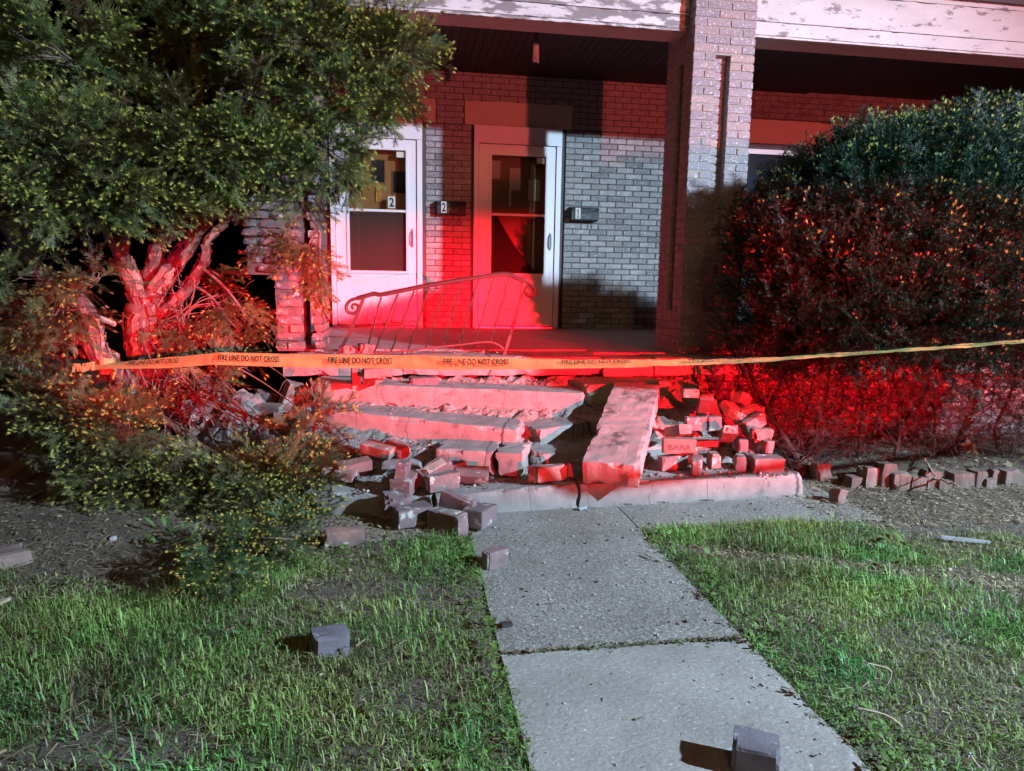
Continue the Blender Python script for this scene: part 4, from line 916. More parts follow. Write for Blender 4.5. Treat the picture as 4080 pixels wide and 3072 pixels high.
def frames(D, roll):
    """rotation matrices whose x axis follows D, rolled about it"""
    X = D/np.linalg.norm(D, axis=1, keepdims=True); Z0 = np.tile(np.array([0, 0, 1.]), (len(X), 1))
    Y = np.cross(Z0, X); ln = np.linalg.norm(Y, axis=1, keepdims=True); Y = np.where(ln > 1e-4, Y/np.maximum(ln, 1e-4), np.array([0, 1., 0])); Z = np.cross(X, Y)
    c, s = np.cos(roll)[:, None], np.sin(roll)[:, None]
    return np.stack([X, Y*c+Z*s, Z*c-Y*s], axis=2)
def scatter(variants, P, D, roll, size, cols, tipcols, twigcol):
    """places the sprays; cols/tipcols (n,3) per spray"""
    n = len(P); Rm = frames(D, roll); which = rng.integers(0, len(variants), n); Vs, Ts, Cs = [], [], []; base = 0
    for k, (v, t, c) in enumerate(variants):
        idx = np.where(which == k)[0]
        if not len(idx): continue
        W_ = np.einsum('nij,vj->nvi', Rm[idx]*size[idx][:, None, None], v)+P[idx][:, None, :]
        Tt = t[None]+(np.arange(len(idx))*len(v))[:, None, None]+base
        cc = np.where(c[None, :, None] > .9, tipcols[idx][:, None, :], cols[idx][:, None, :]*(1+1.2*np.clip(c, 0, 1)[None, :, None]))
        cc = np.where(c[None, :, None] < 0, np.array(twigcol)[None, None, :], cc)
        Vs.append(W_.reshape(-1, 3)); Ts.append(Tt.reshape(-1, 3)); Cs.append(cc.reshape(-1, 3)); base += len(idx)*len(v)
    return np.vstack(Vs), np.vstack(Ts), np.vstack(Cs)
def limb(mb, pts, r0, r1, n=8, m=0, wob=.012, seed=0, k=5):
    P = curve(pts, k); N_ = len(P)
    P = [p+Vector((mnoise.noise(p*5+Vector((seed, 0, 0))), mnoise.noise(p*5+Vector((0, seed, 4))), 0))*wob for p in P]
    b0 = len(mb.v); mb.tube(P, [r0+(r1-r0)*i/(N_-1) for i in range(N_)], n, m)
    for i in range(N_):
        for q_ in range(n):
            j_ = b0+i*n+q_; v_ = mb.v[j_]; rr_ = (v_-P[i]); mb.v[j_] = P[i]+rr_*(1+.30*mnoise.noise(Vector((math.cos(q_/n*6.283)*1.6+seed, math.sin(q_/n*6.283)*1.6, P[i].z*3.5)))+.22*mnoise.noise(v_*22))
    return P

# ================================================================== THE YEW
yew = tag(empty('yew_tree', (-4.15, -.55, 0)), 'large overgrown yew tree with reddish trunk in front of the cracked pillar', 'tree')
def yp(px, py, y): return s_ony(px, py, y)
tr = MB(); nodes = []
nodes += limb(tr, [Vector((-4.10, -.50, -.1)), Vector((-4.11, -.52, .35)), yp(318, 830, -.55), yp(316, 740, -.56), yp(306, 655, -.58)], .135, .10, 18, 0, .03, 1, 10)
def strips(P, rad, cnt, sd):
    rd_ = random.Random(sd); q_ = MB()
    for _ in range(cnt):
        i0 = rd_.randrange(0, max(1, len(P)-6)); L_ = rd_.randrange(3, 6); an = rd_.uniform(0, 6.283); w_ = rd_.uniform(.006, .018); vs2 = []
        for j in range(L_+1):
            k_ = min(i0+j, len(P)-1); t_ = (P[min(k_+1, len(P)-1)]-P[max(k_-1, 0)]).normalized(); a_ = t_.orthogonal().normalized(); b_ = t_.cross(a_); r_ = rad(k_)*1.12+(.012*(j/L_)**2 if rd_.random() < .7 else 0)
            for sg in (-1, 1): an2 = an+sg*w_/rad(k_)+.12*math.sin(j*1.3+an); vs2.append(P[k_]+(a_*math.cos(an2)+b_*math.sin(an2))*r_)
        q_.add(vs2, [(2*j, 2*j+1, 2*j+3, 2*j+2) for j in range(L_)])
    return q_
tro = tr.build('trunk', m_bark, yew, True)
kind(strips(nodes, lambda k_: .125-.03*k_/len(nodes), 130, 5).build('peeling_bark', m_bark2, tro), 'stuff')
LIMBS = [([(306, 665, -.58), (274, 590, -.62), (262, 520, -.6), (282, 420, -.5), (250, 300, -.45), (200, 160, -.4), (180, 40, -.4)], .058, .02),
 ([(308, 668, -.57), (352, 600, -.55), (402, 540, -.5), (450, 460, -.5), (530, 370, -.55), (620, 270, -.6), (700, 150, -.6), (735, 20, -.6)], .065, .018),
 ([(330, 700, -.56), (392, 640, -.6), (440, 560, -.7), (468, 500, -.75), (560, 400, -.8), (690, 330, -.85)], .04, .012),
 ([(308, 680, -.57), (330, 565, -.5), (372, 480, -.45), (400, 400, -.4), (430, 240, -.4), (420, 60, -.4)], .055, .02),
 ([(316, 860, -.5), (262, 815, -.75), (222, 765, -.92), (176, 660, -.9), (95, 600, -.8), (10, 470, -.7), (-60, 300, -.7)], .068, .03),
 ([(290, 600, -.6), (240, 520, -.8), (180, 440, -1.0), (90, 350, -1.1)], .03, .01),
 ([(450, 470, -.5), (480, 380, -.7), (470, 260, -.9), (500, 120, -1.)], .03, .01),
 ([(620, 270, -.6), (720, 230, -.7), (800, 180, -.75), (870, 130, -.8)], .02, .006),
 ([(560, 400, -.8), (640, 430, -.85), (690, 500, -.9)], .012, .004),
 ([(316, 850, -.52), (350, 900, -.8), (430, 960, -1.0), (520, 1010, -1.15), (590, 1040, -1.25)], .026, .008),
 ([(318, 840, -.52), (280, 900, -.85), (240, 960, -1.05), (280, 1050, -1.2)], .024, .008),
 ([(300, 850, -.55), (220, 880, -.8), (150, 900, -.95)], .022, .007),
 ([(330, 800, -.55), (430, 850, -.75), (540, 900, -.9), (620, 930, -1.0), (690, 960, -1.05)], .017, .005)]
for i, (pts, r0, r1) in enumerate(LIMBS):
    b = MB(); PL = limb(b, [yp(*p) for p in pts], r0, r1, 12 if r0 > .03 else 7, 0, .035 if r0 > .03 else .025, i+2, 9); nodes += PL; lo = b.build('limb', m_bark, yew, True)
    if r0 > .03: kind(strips(PL, lambda k_: r0+(r1-r0)*k_/len(PL), 70, i).build('peeling_bark', m_bark2, lo), 'stuff')
# torn stubs on the left stem
for i, (a, b) in enumerate((((215, 690), (122, 622)), ((248, 700), (150, 668)), ((255, 770), (130, 705)), ((190, 655), (140, 640)))):
    A, B = yp(*a, -.6), yp(*b, -.85); q = MB(); q.tube([A, A.lerp(B, .5)+Vector((0, 0, .01)), A.lerp(B, .85), B], [.02, .018, .012, .002], 6); q.build('torn_stub', m_splint, yew)
NP = np.array([tuple(p) for p in nodes])
#  pads: pixel centre, pixel radii, depth, sprays, droop, tip brightness
PADS = [(130, 110, 150, 105, -.95, 190, -.1, .7), (20, 60, 90, 100, -.8, 110, 0, .6), (55, 290, 105, 90, -1.05, 190, -.2, 1), (175, 330, 115, 95, -1.15, 200, -.2, 1), (330, 255, 105, 85, -.75, 120, -.1, .5), (300, 345, 110, 80, -1.1, 190, -.2, 1),
 (450, 90, 110, 90, -.6, 120, 0, .5), (540, 60, 100, 80, -.95, 150, 0, .8), (640, 80, 115, 85, -.95, 190, -.1, .9), (760, 75, 100, 75, -.8, 170, -.1, .9), (845, 115, 80, 80, -.8, 190, -.2, 1), (700, 200, 115, 75, -.9, 190, -.15, .9), (815, 215, 62, 62, -.85, 110, -.3, .9),
 (560, 215, 105, 90, -1.0, 170, -.1, .7), (440, 320, 110, 80, -1.1, 180, -.25, .9), (300, 425, 110, 48, -1.1, 140, -.4, 1), (120, 425, 120, 60, -1.1, 160, -.35, 1), (30, 420, 70, 60, -1.0, 90, -.3, 1), (575, 345, 105, 58, -.95, 150, -.3, .8), (700, 330, 75, 60, -.9, 130, -.3, .9), (752, 385, 30, 20, -.95, 22, -.4, .8),
 (420, 430, 80, 45, -.9, 70, -.4, .8), (640, 430, 60, 35, -.85, 40, -.5, .6), (600, 530, 45, 30, -.8, 26, -.6, .6), (660, 550, 50, 25, -.9, 34, -.5, .8), (690, 600, 26, 22, -.9, 14, -.7, .8), (250, 220, 80, 120, -.45, 90, 0, .4), (330, 80, 90, 80, -.4, 90, 0, .4), (500, 400, 60, 40, -.5, 40, -.3, .5),
 (60, 590, 85, 60, -1.0, 75, -.2, .45), (120, 680, 85, 55, -1.0, 70, -.3, .5), (30, 690, 60, 60, -.9, 70, -.2, .4), (215, 600, 55, 45, -.9, 22, -.3, .4), (60, 770, 60, 35, -.85, 30, -.2, .3),
 (480, 600, 45, 35, -.45, 28, -.5, .4), (495, 690, 45, 45, -.75, 44, -.5, .5), (500, 760, 35, 30, -.7, 30, -.6, .7), (545, 700, 20, 50, -.8, 18, -.9, .5), (470, 830, 40, 30, -.85, 22, -.6, .6), (390, 720, 40, 45, -.75, 26, -.4, .3),
 (140, 860, 95, 50, -.95, 130, -.3, .8), (190, 920, 95, 60, -1.1, 150, -.4, .9), (270, 930, 65, 55, -1.15, 80, -.4, .7), (250, 1010, 90, 50, -1.2, 120, -.4, .9), (330, 1060, 100, 55, -1.3, 140, -.3, .7), (430, 1040, 90, 60, -1.25, 120, -.3, .7), (455, 1100, 90, 45, -1.42, 120, -.2, .8), (560, 1035, 95, 50, -1.3, 150, -.2, 1), (640, 1030, 75, 58, -1.3, 150, -.1, 1), (570, 1080, 90, 50, -1.42, 140, -.2, 1), (650, 1080, 55, 40, -1.42, 70, 0, 1), (640, 930, 45, 35, -1.1, 22, .1, .8), (700, 885, 35, 18, -1.0, 20, .1, .9), (700, 970, 35, 25, -1.15, 24, .1, .9), (350, 1130, 60, 25, -1.55, 50, -.1, .4)]
Ps, Ds, Sz, Tb, Dry = [], [], [], [], []; tw = MB(); prd = random.Random(11)
for (px, py, rx, ry, y, n, droop, tb) in PADS:
    c = yp(px, py, y); zc = (c-Vector(CAM)).dot(Vector(_f)); k = zc/(FPX/S); a, b = rx*k, ry*k; dep = min(.42, .75*max(a, b))
    n = int(n*.72); d = rng.normal(size=(n, 3)); d[:, 1] -= .25; d /= np.linalg.norm(d, axis=1, keepdims=True)
    rr = (.42+.58*rng.random(n)**.6)[:, None]
    lump = 1+.22*np.array([mnoise.noise(Vector(q)*2.3+c*3) for q in d])[:, None]
    P = np.array(c)+d*np.array([a, dep, b])*rr*lump
    j = np.argmin(((NP-np.array(c))**2).sum(1)); o = Vector(NP[j])
    out = P-np.array(o); out /= np.linalg.norm(out, axis=1, keepdims=True)+1e-6
    dd = d*.75+out*.55+rng.normal(size=(n, 3))*.28; dd[:, 2] += droop+.12; dd /= np.linalg.norm(dd, axis=1, keepdims=True)
    P -= dd*.06
    ok = P[:, 2] > .04; Ps.append(P[ok]); Ds.append(dd[ok]); Sz.append(rng.uniform(.15, .25, n)[ok]); Tb.append(np.full(n, tb)[ok]); Dry.append(np.full(n, 0. if py < 500 else (.55 if py < 800 else .8))[ok])
    mid = o.lerp(c, .5)+Vector((0, 0, .04)); tw.tube(curve([o, mid, c], 5), [.013-.0007*i for i in range(11)], 5)
    for q in range(int(6+n/14)):
        e = Vector(P[prd.randrange(len(P))]); s0 = o.lerp(c, prd.uniform(.35, 1)); m_ = s0.lerp(e, .5)+Vector((prd.uniform(-.03, .03), prd.uniform(-.03, .03), prd.uniform(-.02, .05)))
        tw.tube([s0, m_, e], [.0045, .0035, .002], 4)
# bare red-lit twigs fanning from the trunk over the heap
for q in range(75):
    A = yp(prd.uniform(300, 400), prd.uniform(640, 900), -.6); B = yp(prd.uniform(330, 640), prd.uniform(820, 1010), prd.uniform(-1.15, -.7)) if q % 3 else yp(prd.uniform(360, 580), prd.uniform(560, 760), prd.uniform(-.9, -.5))
    if B.z < .06: B.z = .08
    m1 = A.lerp(B, .4)+Vector((prd.uniform(-.07, .07), prd.uniform(-.07, .07), prd.uniform(-.02, .1))); m2 = A.lerp(B, .75)+Vector((prd.uniform(-.06, .06), prd.uniform(-.06, .06), prd.uniform(-.03, .06)))
    r0 = prd.choice([.004, .005, .007, .010]); P = curve([A, m1, m2, B], 4); tw.tube(P, [r0*(1-.7*i/12) for i in range(13)], 5)
    for s_ in range(3):
        S0 = P[prd.randrange(5, 12)]; E0 = S0+Vector((prd.uniform(-.13, .13), prd.uniform(-.1, .06), prd.uniform(-.12, .08))); tw.tube([S0, S0.lerp(E0, .5)+Vector((0, 0, .015)), E0], [.003, .0022, .001], 4)
kind(tw.build('twigs', m_twig, yew, True), 'stuff')
P = np.vstack(Ps); D_ = np.vstack(Ds); Sz = np.concatenate(Sz); Tb = np.concatenate(Tb); n = len(P)
vv = [sprig(s) for s in range(5)]
br_ = rng.uniform(.65, 1.35, n)[:, None]
cols = np.array([.080, .100, .028])*br_*np.stack([rng.uniform(.8, 1.5, n), np.ones(n), rng.uniform(.7, 1.4, n)], 1)
Dry = (np.concatenate(Dry)*rng.uniform(.3, 1., n))[:, None]; cols = cols*(1-Dry)+np.array([.105, .092, .045])*Dry*br_
pale_tip = (rng.random(n) < .25+.5*Tb)[:, None]
tipc = np.where(pale_tip, np.array([.47, .44, .09])*rng.uniform(.7, 1.3, n)[:, None], cols*1.6)
brn = rng.random(n) < .09; cols[brn] = np.array([.085, .050, .022])
V, T, Cc = scatter(vv, P, D_, rng.uniform(-.9, .9, n), Sz, cols, tipc, (.10, .075, .045))
np_mesh('crown', V, T, m_yew, yew, Cc)
print('yew tris', len(T), n)

# a torn-off golden bough on the grass in front of the yew
bough = tag(empty('fallen_bough', s_onz(470, 1240, .02)), 'small torn-off yew bough with golden tips lying on the grass edge', 'branch')
q = MB(); A = s_onz(395, 1200, .10); B = s_onz(640, 1165, .14); nd = limb(q, [A, A.lerp(B, .4)+Vector((0, 0, .05)), B], .010, .005, 6, 0, .01, 9); q.build('stem', m_twig, bough, True)
Pb, Db = [], []
for (px, py, rx, ry, y, n_) in ((440, 1195, 35, 25, -1.95, 26), (495, 1205, 55, 38, -2.0, 60), (480, 1240, 40, 18, -2.12, 26), (570, 1170, 60, 40, -1.85, 55), (620, 1140, 50, 35, -1.75, 45), (530, 1150, 50, 35, -1.8, 34)):
    c = s_onz(px, py, .13); k = 3.9/(FPX/S)
    d = rng.normal(size=(n_, 3)); d /= np.linalg.norm(d, axis=1, keepdims=True); p_ = np.array(c)+d*np.array([rx*k, .12, ry*k])*(.4+.6*rng.random((n_, 1)))
    p_[:, 2] = np.maximum(p_[:, 2], .06); Pb.append(p_); dd = d*.7+rng.normal(size=(n_, 3))*.35; dd[:, 2] -= .1; dd[:, 1] -= .2; Db.append(dd)
P = np.vstack(Pb); D_ = np.vstack(Db); n = len(P)
cols = np.array([.032, .058, .016])*rng.uniform(.7, 1.4, n)[:, None]; tipc = np.array([.62, .46, .10])*rng.uniform(.7, 1.2, n)[:, None]
V, T, Cc = scatter(vv, P, D_, rng.uniform(-.9, .9, n), rng.uniform(.09, .14, n), cols, tipc, (.10, .075, .045))
np_mesh('needles', V, T, m_yew, bough, Cc)

# ================================================================== THE CLIPPED SHRUB
hed = tag(empty('clipped_shrub', (1.3, -.6, 0)), 'large rounded yew shrub with pale tips in front of the intact pillar', 'shrub')
hc = np.array([1.46, -1.02, 1.50]); hr = np.array([1.60, .80, 1.06])
n = 17000
d = rng.normal(size=(n, 3)); d /= np.linalg.norm(d, axis=1, keepdims=True)
keepm = (d[:, 2] > -.72) & ((d[:, 1] < .35) | (rng.random(n) < .25)) & (d[:, 0] < .9); d = d[keepm]; n = len(d)
lump = np.array([1+.085*mnoise.noise(Vector(q)*2.7+Vector((3, 1, 2)))+.05*mnoise.noise(Vector(q)*8.)+.03*mnoise.noise(Vector(q)*19.) for q in d])[:, None]
rr = (.66+.34*rng.random(n)**.45)[:, None]
sup = (np.abs(d)**2.2).sum(1)[:, None]**(-1/2.2)
P = hc+d*hr*rr*lump*sup
nrm = d/hr; nrm /= np.linalg.norm(nrm, axis=1, keepdims=True)
dd = nrm*.8+np.array([0, 0, .55])+rng.normal(size=(n, 3))*.30; P -= dd*.05
n2 = 3200; d2 = rng.normal(size=(n2, 3)); d2[:, 1] = -np.abs(d2[:, 1])*.8+.1; d2 /= np.linalg.norm(d2, axis=1, keepdims=True); d2 = d2[d2[:, 2] > -.85]
P2 = np.array([3.35, -.95, 1.12])+d2*np.array([1.25, .85, 1.15])*(.7+.3*rng.random((len(d2), 1))); P = np.vstack([P, P2]); dd = np.vstack([dd, d2*.8+np.array([0, 0, .5])+rng.normal(size=d2.shape)*.3]); n = len(P)
low = np.clip((1.0-P[:, 2])/.4, 0, 1); ok = rng.random(n) > low*.7; P, dd = P[ok], dd[ok]; n = len(P)
Pl = np.stack([rng.uniform(.30, 3.2, 5200), rng.uniform(-1.35, -.15, 5200), .06+.99*rng.random(5200)**.8], 1); Dl = rng.normal(size=(5200, 3)); Dl[:, 2] += .6
hv = [sprig(50+s, sides=3, nmain=11, nside=5, nl=.20, nw=.032, ang=50, radial=True, tipn=8, tipl=.17, tipw=.04) for s in range(5)]
Pa, Da = np.vstack([P, Pl]), np.vstack([dd, Dl]); na = len(Pa)
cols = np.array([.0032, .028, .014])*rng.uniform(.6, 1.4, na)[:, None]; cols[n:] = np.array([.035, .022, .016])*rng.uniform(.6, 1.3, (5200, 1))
nz = np.concatenate([dd[:, 2]/np.linalg.norm(dd, axis=1), np.zeros(len(Pl))]); nxr = np.concatenate([dd[:, 0], np.zeros(len(Pl))]); pale_tip = (rng.random(na) < .012+.9*np.clip(nz*1.7-1.0+.25*np.clip(nxr, -1, 1), 0, 1))[:, None]; tipc = np.where(pale_tip, np.array([.36, .46, .12])*rng.uniform(.6, 1.3, na)[:, None], cols*1.5)  # pale tips kept to top and right, painting in where light falls
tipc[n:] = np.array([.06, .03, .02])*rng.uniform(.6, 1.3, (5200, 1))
size = np.concatenate([rng.uniform(.10, .17, n), rng.uniform(.04, .075, 5200)])
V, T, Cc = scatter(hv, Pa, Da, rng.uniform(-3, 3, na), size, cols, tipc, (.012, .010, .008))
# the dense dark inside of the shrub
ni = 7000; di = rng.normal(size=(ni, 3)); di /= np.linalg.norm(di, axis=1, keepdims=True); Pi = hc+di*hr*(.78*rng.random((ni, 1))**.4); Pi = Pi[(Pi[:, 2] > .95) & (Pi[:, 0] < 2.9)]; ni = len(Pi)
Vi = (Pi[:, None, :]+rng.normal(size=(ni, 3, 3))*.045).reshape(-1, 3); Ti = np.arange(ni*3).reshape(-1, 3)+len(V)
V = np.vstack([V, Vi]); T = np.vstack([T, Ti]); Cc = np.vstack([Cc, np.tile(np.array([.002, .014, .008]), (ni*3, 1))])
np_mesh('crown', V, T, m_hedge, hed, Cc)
print('hedge tris', len(T))
hs = random.Random(3); hn = []
STEMS = [((1725, 1000), (1690, 930), (1640, 850), (1592, 735), -1.0), ((1735, 1000), (1722, 900), (1700, 820), (1690, 700), -.8), ((1770, 1005), (1760, 930), (1790, 840), (1800, 700), -.75), ((1850, 1000), (1862, 900), (1850, 800), (1830, 680), -.7), ((1930, 1000), (1950, 900), (1930, 800), (1950, 680), -.75),
         ((2062, 1000), (2080, 930), (2105, 860), (2120, 700), -.7), ((2180, 1010), (2150, 930), (2190, 820), (2200, 700), -.75), ((1700, 990), (1650, 900), (1600, 800), (1560, 700), -.7), ((2010, 1000), (2020, 900), (1990, 800), (2020, 690), -.65)]
for i, st in enumerate(STEMS):
    q = MB(); y = st[4]; pts = [yp(*p, y+.12*j) for j, p in enumerate(st[:4])]; g0 = pts[0].copy(); g0.z = -.05
    r0 = hs.uniform(.012, .022) if i not in (0, 5) else .028
    hn += limb(q, [g0]+pts, r0, r0*.45, 7, 0, .02, i+20); q.build('stem', m_dark, hed, True)
q = MB()
for k in range(1500):
    A = hn[hs.randrange(len(hn))]; L = hs.uniform(.1, .42); E0 = A+Vector((hs.uniform(-1, 1), hs.uniform(-.7, .5), hs.uniform(-.35, .9)))*L
    if E0.z < .03: E0.z = .05
    q.tube([A, A.lerp(E0, .5)+Vector((hs.uniform(-.03, .03), 0, hs.uniform(-.02, .04))), E0], [.0035, .0026, .0012], 4)
for k in range(260):
    j = hs.randrange(n); E0 = Vector(P[j]); A = Vector((hc[0]+(E0.x-hc[0])*.55, hc[1]+(E0.y-hc[1])*.4, max(.8, hc[2]+(E0.z-hc[2])*.45)))
    q.tube([A, A.lerp(E0, .5)+Vector((hs.uniform(-.04, .04), 0, hs.uniform(-.03, .05))), E0], [.007, .005, .002], 4)
kind(q.build('twigs', m_dark, hed, True), 'stuff')
# a few maple leaves sprouting in the bed at the shrub's foot
for i, (px, py, z, s_, lab) in enumerate(((2095, 965, .14, .10, 'large yellow-green maple seedling leaf at the foot of the shrub'), (2180, 1005, .08, .055, 'small pale maple leaf at the right edge of the bed'), (1758, 1002, .06, .05, 'small yellow-green sprout behind the second edging stub'))):
    c = s_onz(px, py, z); pts = []
    for k in range(10): a = k/10*6.283+.3; r_ = s_*(1 if k % 2 == 0 else .45); pts.append(c+Vector((math.cos(a)*r_, math.sin(a)*r_*.45, math.sin(a)*r_*.7)))
    q = MB(); q.add([c]+pts, [(0, 1+k, 1+(k+1) % 10) for k in range(10)]); q.tube([c, c+Vector((0, .03, -z))], .002, 4); tag(q.build('leaf_sprout', m_ylleaf), lab, 'leaf')

# ================================================================== GRASS, WEEDS, LITTER
def lawn_density(x, y):
    if on_walk(x, y, -.012): return 0
    d = .85+.75*fbm(x, y, 1.1, 5.)+.35*fbm(x, y, 4., 9.)
    if x < -2.0:
        edge = -2.10+.20*math.sin(x*2.1)+.12*fbm(x, y, 2., 2.)
        if x > -3.1: edge = max(edge, -1.96+.5*min(0, (x+2.75)))
        d *= max(0, min(1, (edge-y)/.18))
        if ((x+2.66)/.24)**2+((y+2.53)/.10)**2 < 1: d *= .22
        if ((x+3.2)/.3)**2+((y+3.52)/.12)**2 < 1 or ((x+2.35)/.2)**2+((y+3.35)/.1)**2 < 1: d *= .3
    else:
        if x > -.1: d *= max(0, min(1, (-1.90-.34*(x+.02)+.05*math.sin(x*9)-y)/.15))
        if -1.05 < x < .9:
            wv_ = .055+.085*(x+1.0)+.03*fbm(x, y, 5., 7.); v_ = abs(y+2.245+.46*(x+.95))
            if v_ < wv_: d *= .04+.3*(v_/wv_)**3
        if ((x-.35)/.6)**2+((y+3.0)/.16)**2 < 1: d *= .45
    return max(0, d)
NB = 430000; X = []
bx0 = rng.uniform(-5.2, 2.6, NB); by0 = -1.6-3.0*rng.random(NB)**1.05
# keep to the part of the lawn the camera side sees
Pp = []
for x, y in zip(bx0, by0):
    v = (x-CAM[0])*_r0[0]+(y-CAM[1])*_r0[1]; zc = (x-CAM[0])*math.sin(YAW)+(y-CAM[1])*math.cos(YAW)
    if abs(v) > zc*.86+.25: continue
    if rng.random() < lawn_density(x, y)*.8: Pp.append((x, y))
Pp = np.array(Pp); n = len(Pp)
gz = np.array([gh(x, y) for x, y in Pp])
cl = np.array([fbm(x, y, 3.0, 20.) for x, y in Pp]); cl2 = np.array([fbm(x, y, 2.2, 40.) for x, y in Pp]); tallm = np.array([fbm(x, y, 1.3, 60.) for x, y in Pp])
Lb = rng.uniform(.028, .068, n)*rng.choice([.6, .8, 1., 1.4], n)*(1+.7*np.clip(tallm*1.5, -.5, .9)); az = cl*5.+rng.normal(size=n)*1.9; lean = rng.uniform(.15, 1.25, n)
wd = rng.uniform(.0009, .0021, n)*rng.choice([1, 1, 1, 1.8], n)
edge = np.array([1 if (abs(x+2.03) < .10 or abs(x+1.085) < .10) else 0 for x, y in Pp]); Lb *= 1-.35*edge
dx, dy = np.cos(az), np.sin(az); sx, sy = -dy, dx; base = np.stack([Pp[:, 0], Pp[:, 1], gz-.006], 1)
def pt(t, hgt, out): return base+np.stack([dx*out*Lb, dy*out*Lb, hgt*Lb], 1)
side = np.stack([sx, sy, np.zeros(n)], 1)*wd[:, None]
p1 = pt(.5, .58-.10*lean, .28*lean); p2 = pt(1, .95-.55*lean, .9*lean)
V = np.stack([base-side, base+side, p1-side*.8, p1+side*.8, p2], 1).reshape(-1, 3)
k = np.arange(n)*5; T = np.stack([np.stack([k, k+1, k+3], 1), np.stack([k, k+3, k+2], 1), np.stack([k+2, k+3, k+4], 1)], 1).reshape(-1, 3)
gc = np.array([.175, .305, .08])*(1+.5*cl2[:, None])*rng.uniform(.65, 1.4, n)[:, None]; gc[:, 0] *= 1+.5*np.clip(cl, -1, 1); gc = np.clip(gc, .01, 1); dp = (np.clip(tallm*-2.2+.1, 0, .8)*rng.uniform(.4, 1, n))[:, None]; gc = gc*(1-dp)+np.array([.27, .25, .09])*dp
dead = rng.random(n) < .10+.25*np.clip(-cl2*2, 0, 1); gc[dead] = np.array([.24, .19, .10])*rng.uniform(.6, 1.2, (dead.sum(), 1))
o = np_mesh('grass', V, T, m_grass, None, np.repeat(gc, 5, axis=0), 'stuff'); tag(o, 'patchy green lawn on both sides of the walkway', 'grass')
print('grass blades', n)
# broad-leaved weeds and clover
V = []; T = []; Cc = []; wr = random.Random(21)
def leaf(c, az_, L, W_, lift, colr):
    b = len(V); d = Vector((math.cos(az_), math.sin(az_), lift)); s_ = Vector((-math.sin(az_), math.cos(az_), 0))*W_
    for u_, w_, h in ((0, .12, 0), (.3, .8, .10), (.65, .9, .13), (1, .1, .06)):
        p = c+d*L*u_+Vector((0, 0, h*L)); V.append(tuple(p-s_*w_*.5)); V.append(tuple(p+s_*w_*.5)); Cc.extend([colr, colr])
    for i in range(3): T.append((b+2*i, b+2*i+1, b+2*i+3)); T.append((b+2*i, b+2*i+3, b+2*i+2))
for k in range(1300):
    m = wr.random()
    if m < .34: x = -2.03-abs(wr.gauss(.02, .10)); y = wr.uniform(-4.4, -1.95)
    elif m < .58: x = -1.08+abs(wr.gauss(.02, .12)); y = wr.uniform(-4.4, -1.95)
    elif m < .72: x = wr.uniform(-2.9, -2.05); y = wr.uniform(-2.5, -1.97)
    else: x = wr.uniform(-4.6, 2.2); y = wr.uniform(-4.3, -1.9)
    if on_walk(x, y, -.03) or lawn_density(x, y) < .12: continue
    nl_ = wr.choice([3, 3, 4, 6]); L = wr.uniform(.006, .014) if nl_ < 6 else wr.uniform(.012, .026); a0 = wr.uniform(0, 6.28); g_ = wr.uniform(.7, 1.4)
    for i in range(nl_): leaf(Vector((x, y, gh(x, y)+wr.uniform(.012, .045))), a0+6.28*i/nl_+wr.uniform(-.3, .3), L, L*wr.uniform(.45, .8), wr.uniform(.05, .5), (.12*g_, .20*g_, .05*g_))
for (px, py, sz) in ((1905, 1190, .09), (1960, 1200, .08), (1450, 1215, .05), (1540, 1225, .05), (1945, 1235, .06), (1930, 11700, .06), (350, 1165, .07), (370, 1185, .07), (330, 1190, .06), (385, 1165, .06)):
    c = s_onz(px, py, .02)
    for i in range(7): leaf(c+Vector((wr.uniform(-.04, .04), wr.uniform(-.03, .03), wr.uniform(.02, .07))), wr.uniform(0, 6.28), sz*wr.uniform(.5, 1), sz*.35, wr.uniform(.1, .9), (.12, .19, .055))
o = np_mesh('weeds', np.array(V), np.array(T), m_grass, None, np.array(Cc), 'stuff'); tag(o, 'clover and broad-leaved weeds along the walkway edges', 'weeds')
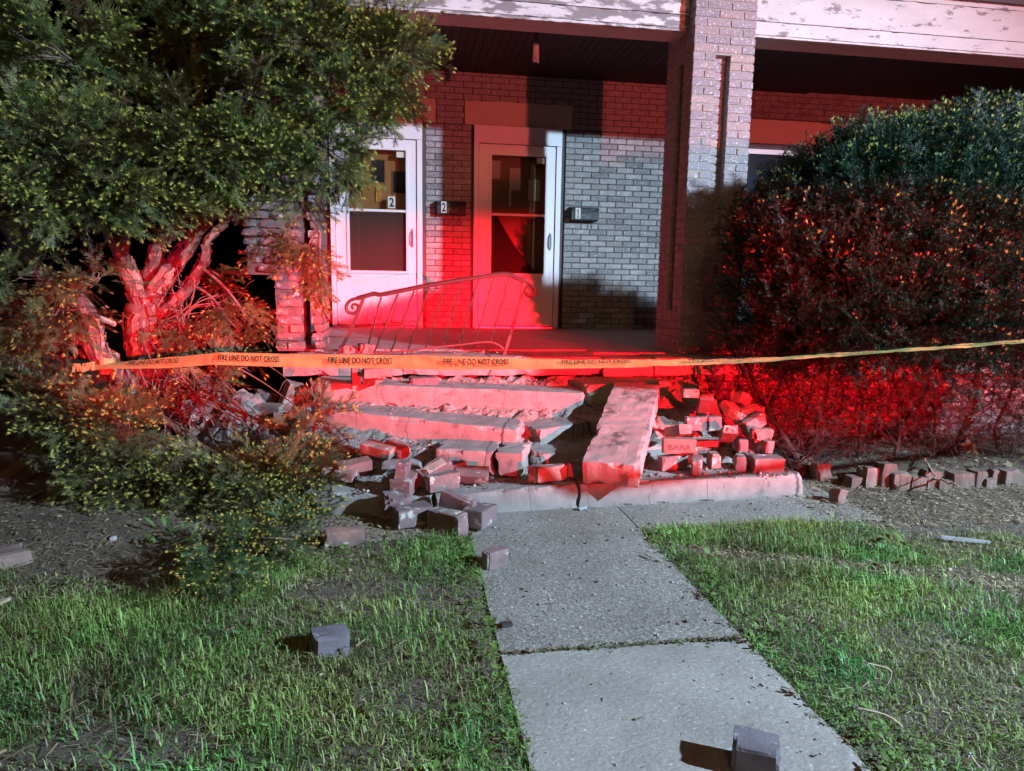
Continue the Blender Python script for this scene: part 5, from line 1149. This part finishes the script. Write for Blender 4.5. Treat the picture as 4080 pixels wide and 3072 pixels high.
# straw, leaf litter and needles on the beds and the bare soil
V = []; T = []; Cc = []
def strawbit(x, y, z, L, wdt, colr):
    b = len(V); a = wr.uniform(0, 3.14); d = Vector((math.cos(a), math.sin(a), wr.uniform(-.15, .25))); s_ = Vector((-math.sin(a), math.cos(a), wr.uniform(-.4, .4)))*wdt; c = Vector((x, y, z+wr.uniform(.002, .018)))
    V.extend([tuple(c-d*L-s_), tuple(c+d*L-s_), tuple(c+d*L+s_), tuple(c-d*L+s_)]); T.extend([(b, b+1, b+2), (b, b+2, b+3)]); Cc.extend([colr]*4)
for k in range(19000):
    m = wr.random()
    if m < .34: x = wr.uniform(.1, 2.6); y = wr.uniform(-2.1, -1.15)
    elif m < .62: x = wr.uniform(-5.2, -2.6); y = wr.uniform(-2.5, -1.3)
    elif m < .72: x = wr.uniform(-1.0, .6); y = -2.245-.46*(x+.95)+wr.gauss(0, .08)
    elif m < .86: x = wr.uniform(.4, 2.8); y = wr.uniform(-1.2, -.5)
    elif m < .93: x = wr.uniform(-2.93, -2.0); y = wr.uniform(-1.95, -1.55)
    else: x = wr.uniform(-4.8, 2.4); y = wr.uniform(-4.2, -1.9)
    if -2.0 < x < -1.1 and wr.random() < .97: continue
    z = .010 if on_walk(x, y) else gh(x, y)
    cc = wr.choice([(.26, .19, .11), (.34, .26, .16), (.16, .10, .06), (.10, .07, .05), (.42, .35, .22), (.20, .13, .06)])
    if wr.random() < .86: strawbit(x, y, z, wr.uniform(.006, .030), wr.uniform(.0007, .0018), cc)
    else: strawbit(x, y, z+.006, wr.uniform(.006, .015), wr.uniform(.002, .007), cc)
for k in range(5000):     # thatch in the lawn
    x = wr.uniform(-4.8, 2.2); y = wr.uniform(-4.3, -1.95)
    if not on_walk(x, y, .02): strawbit(x, y, gh(x, y)+wr.uniform(0, .02), wr.uniform(.008, .035), wr.uniform(.0006, .0016), wr.choice([(.36, .30, .18), (.28, .22, .12), (.20, .15, .09)]))
for k in range(900):      # needles shed on the path and the steps by the yew
    x = wr.uniform(-3.0, -2.0); y = wr.uniform(-1.95, -1.25); strawbit(x, y, .155 if y > -1.48 else .008, wr.uniform(.005, .012), .0008, wr.choice([(.36, .27, .09), (.28, .21, .07), (.15, .10, .05)]))
for k in range(55):
    x = wr.uniform(-2.0, -1.1); y = wr.uniform(-4.3, -1.6); strawbit(x, y, .011, wr.uniform(.004, .010), wr.uniform(.0015, .005), wr.choice([(.05, .045, .04), (.08, .07, .06), (.2, .15, .1)]))
for k in range(420):
    x = wr.uniform(-2.03, -1.09); strawbit(x, -3.143+wr.gauss(0, .009), .006, wr.uniform(.003, .011), wr.uniform(.001, .005), wr.choice([(.06, .05, .04), (.11, .09, .06), (.07, .14, .04), (.2, .15, .09)]))
o = np_mesh('leaf_litter', np.array(V), np.array(T), m_litter, None, np.array(Cc), 'stuff'); tag(o, 'dry straw, needles and dead leaves on the beds', 'litter')
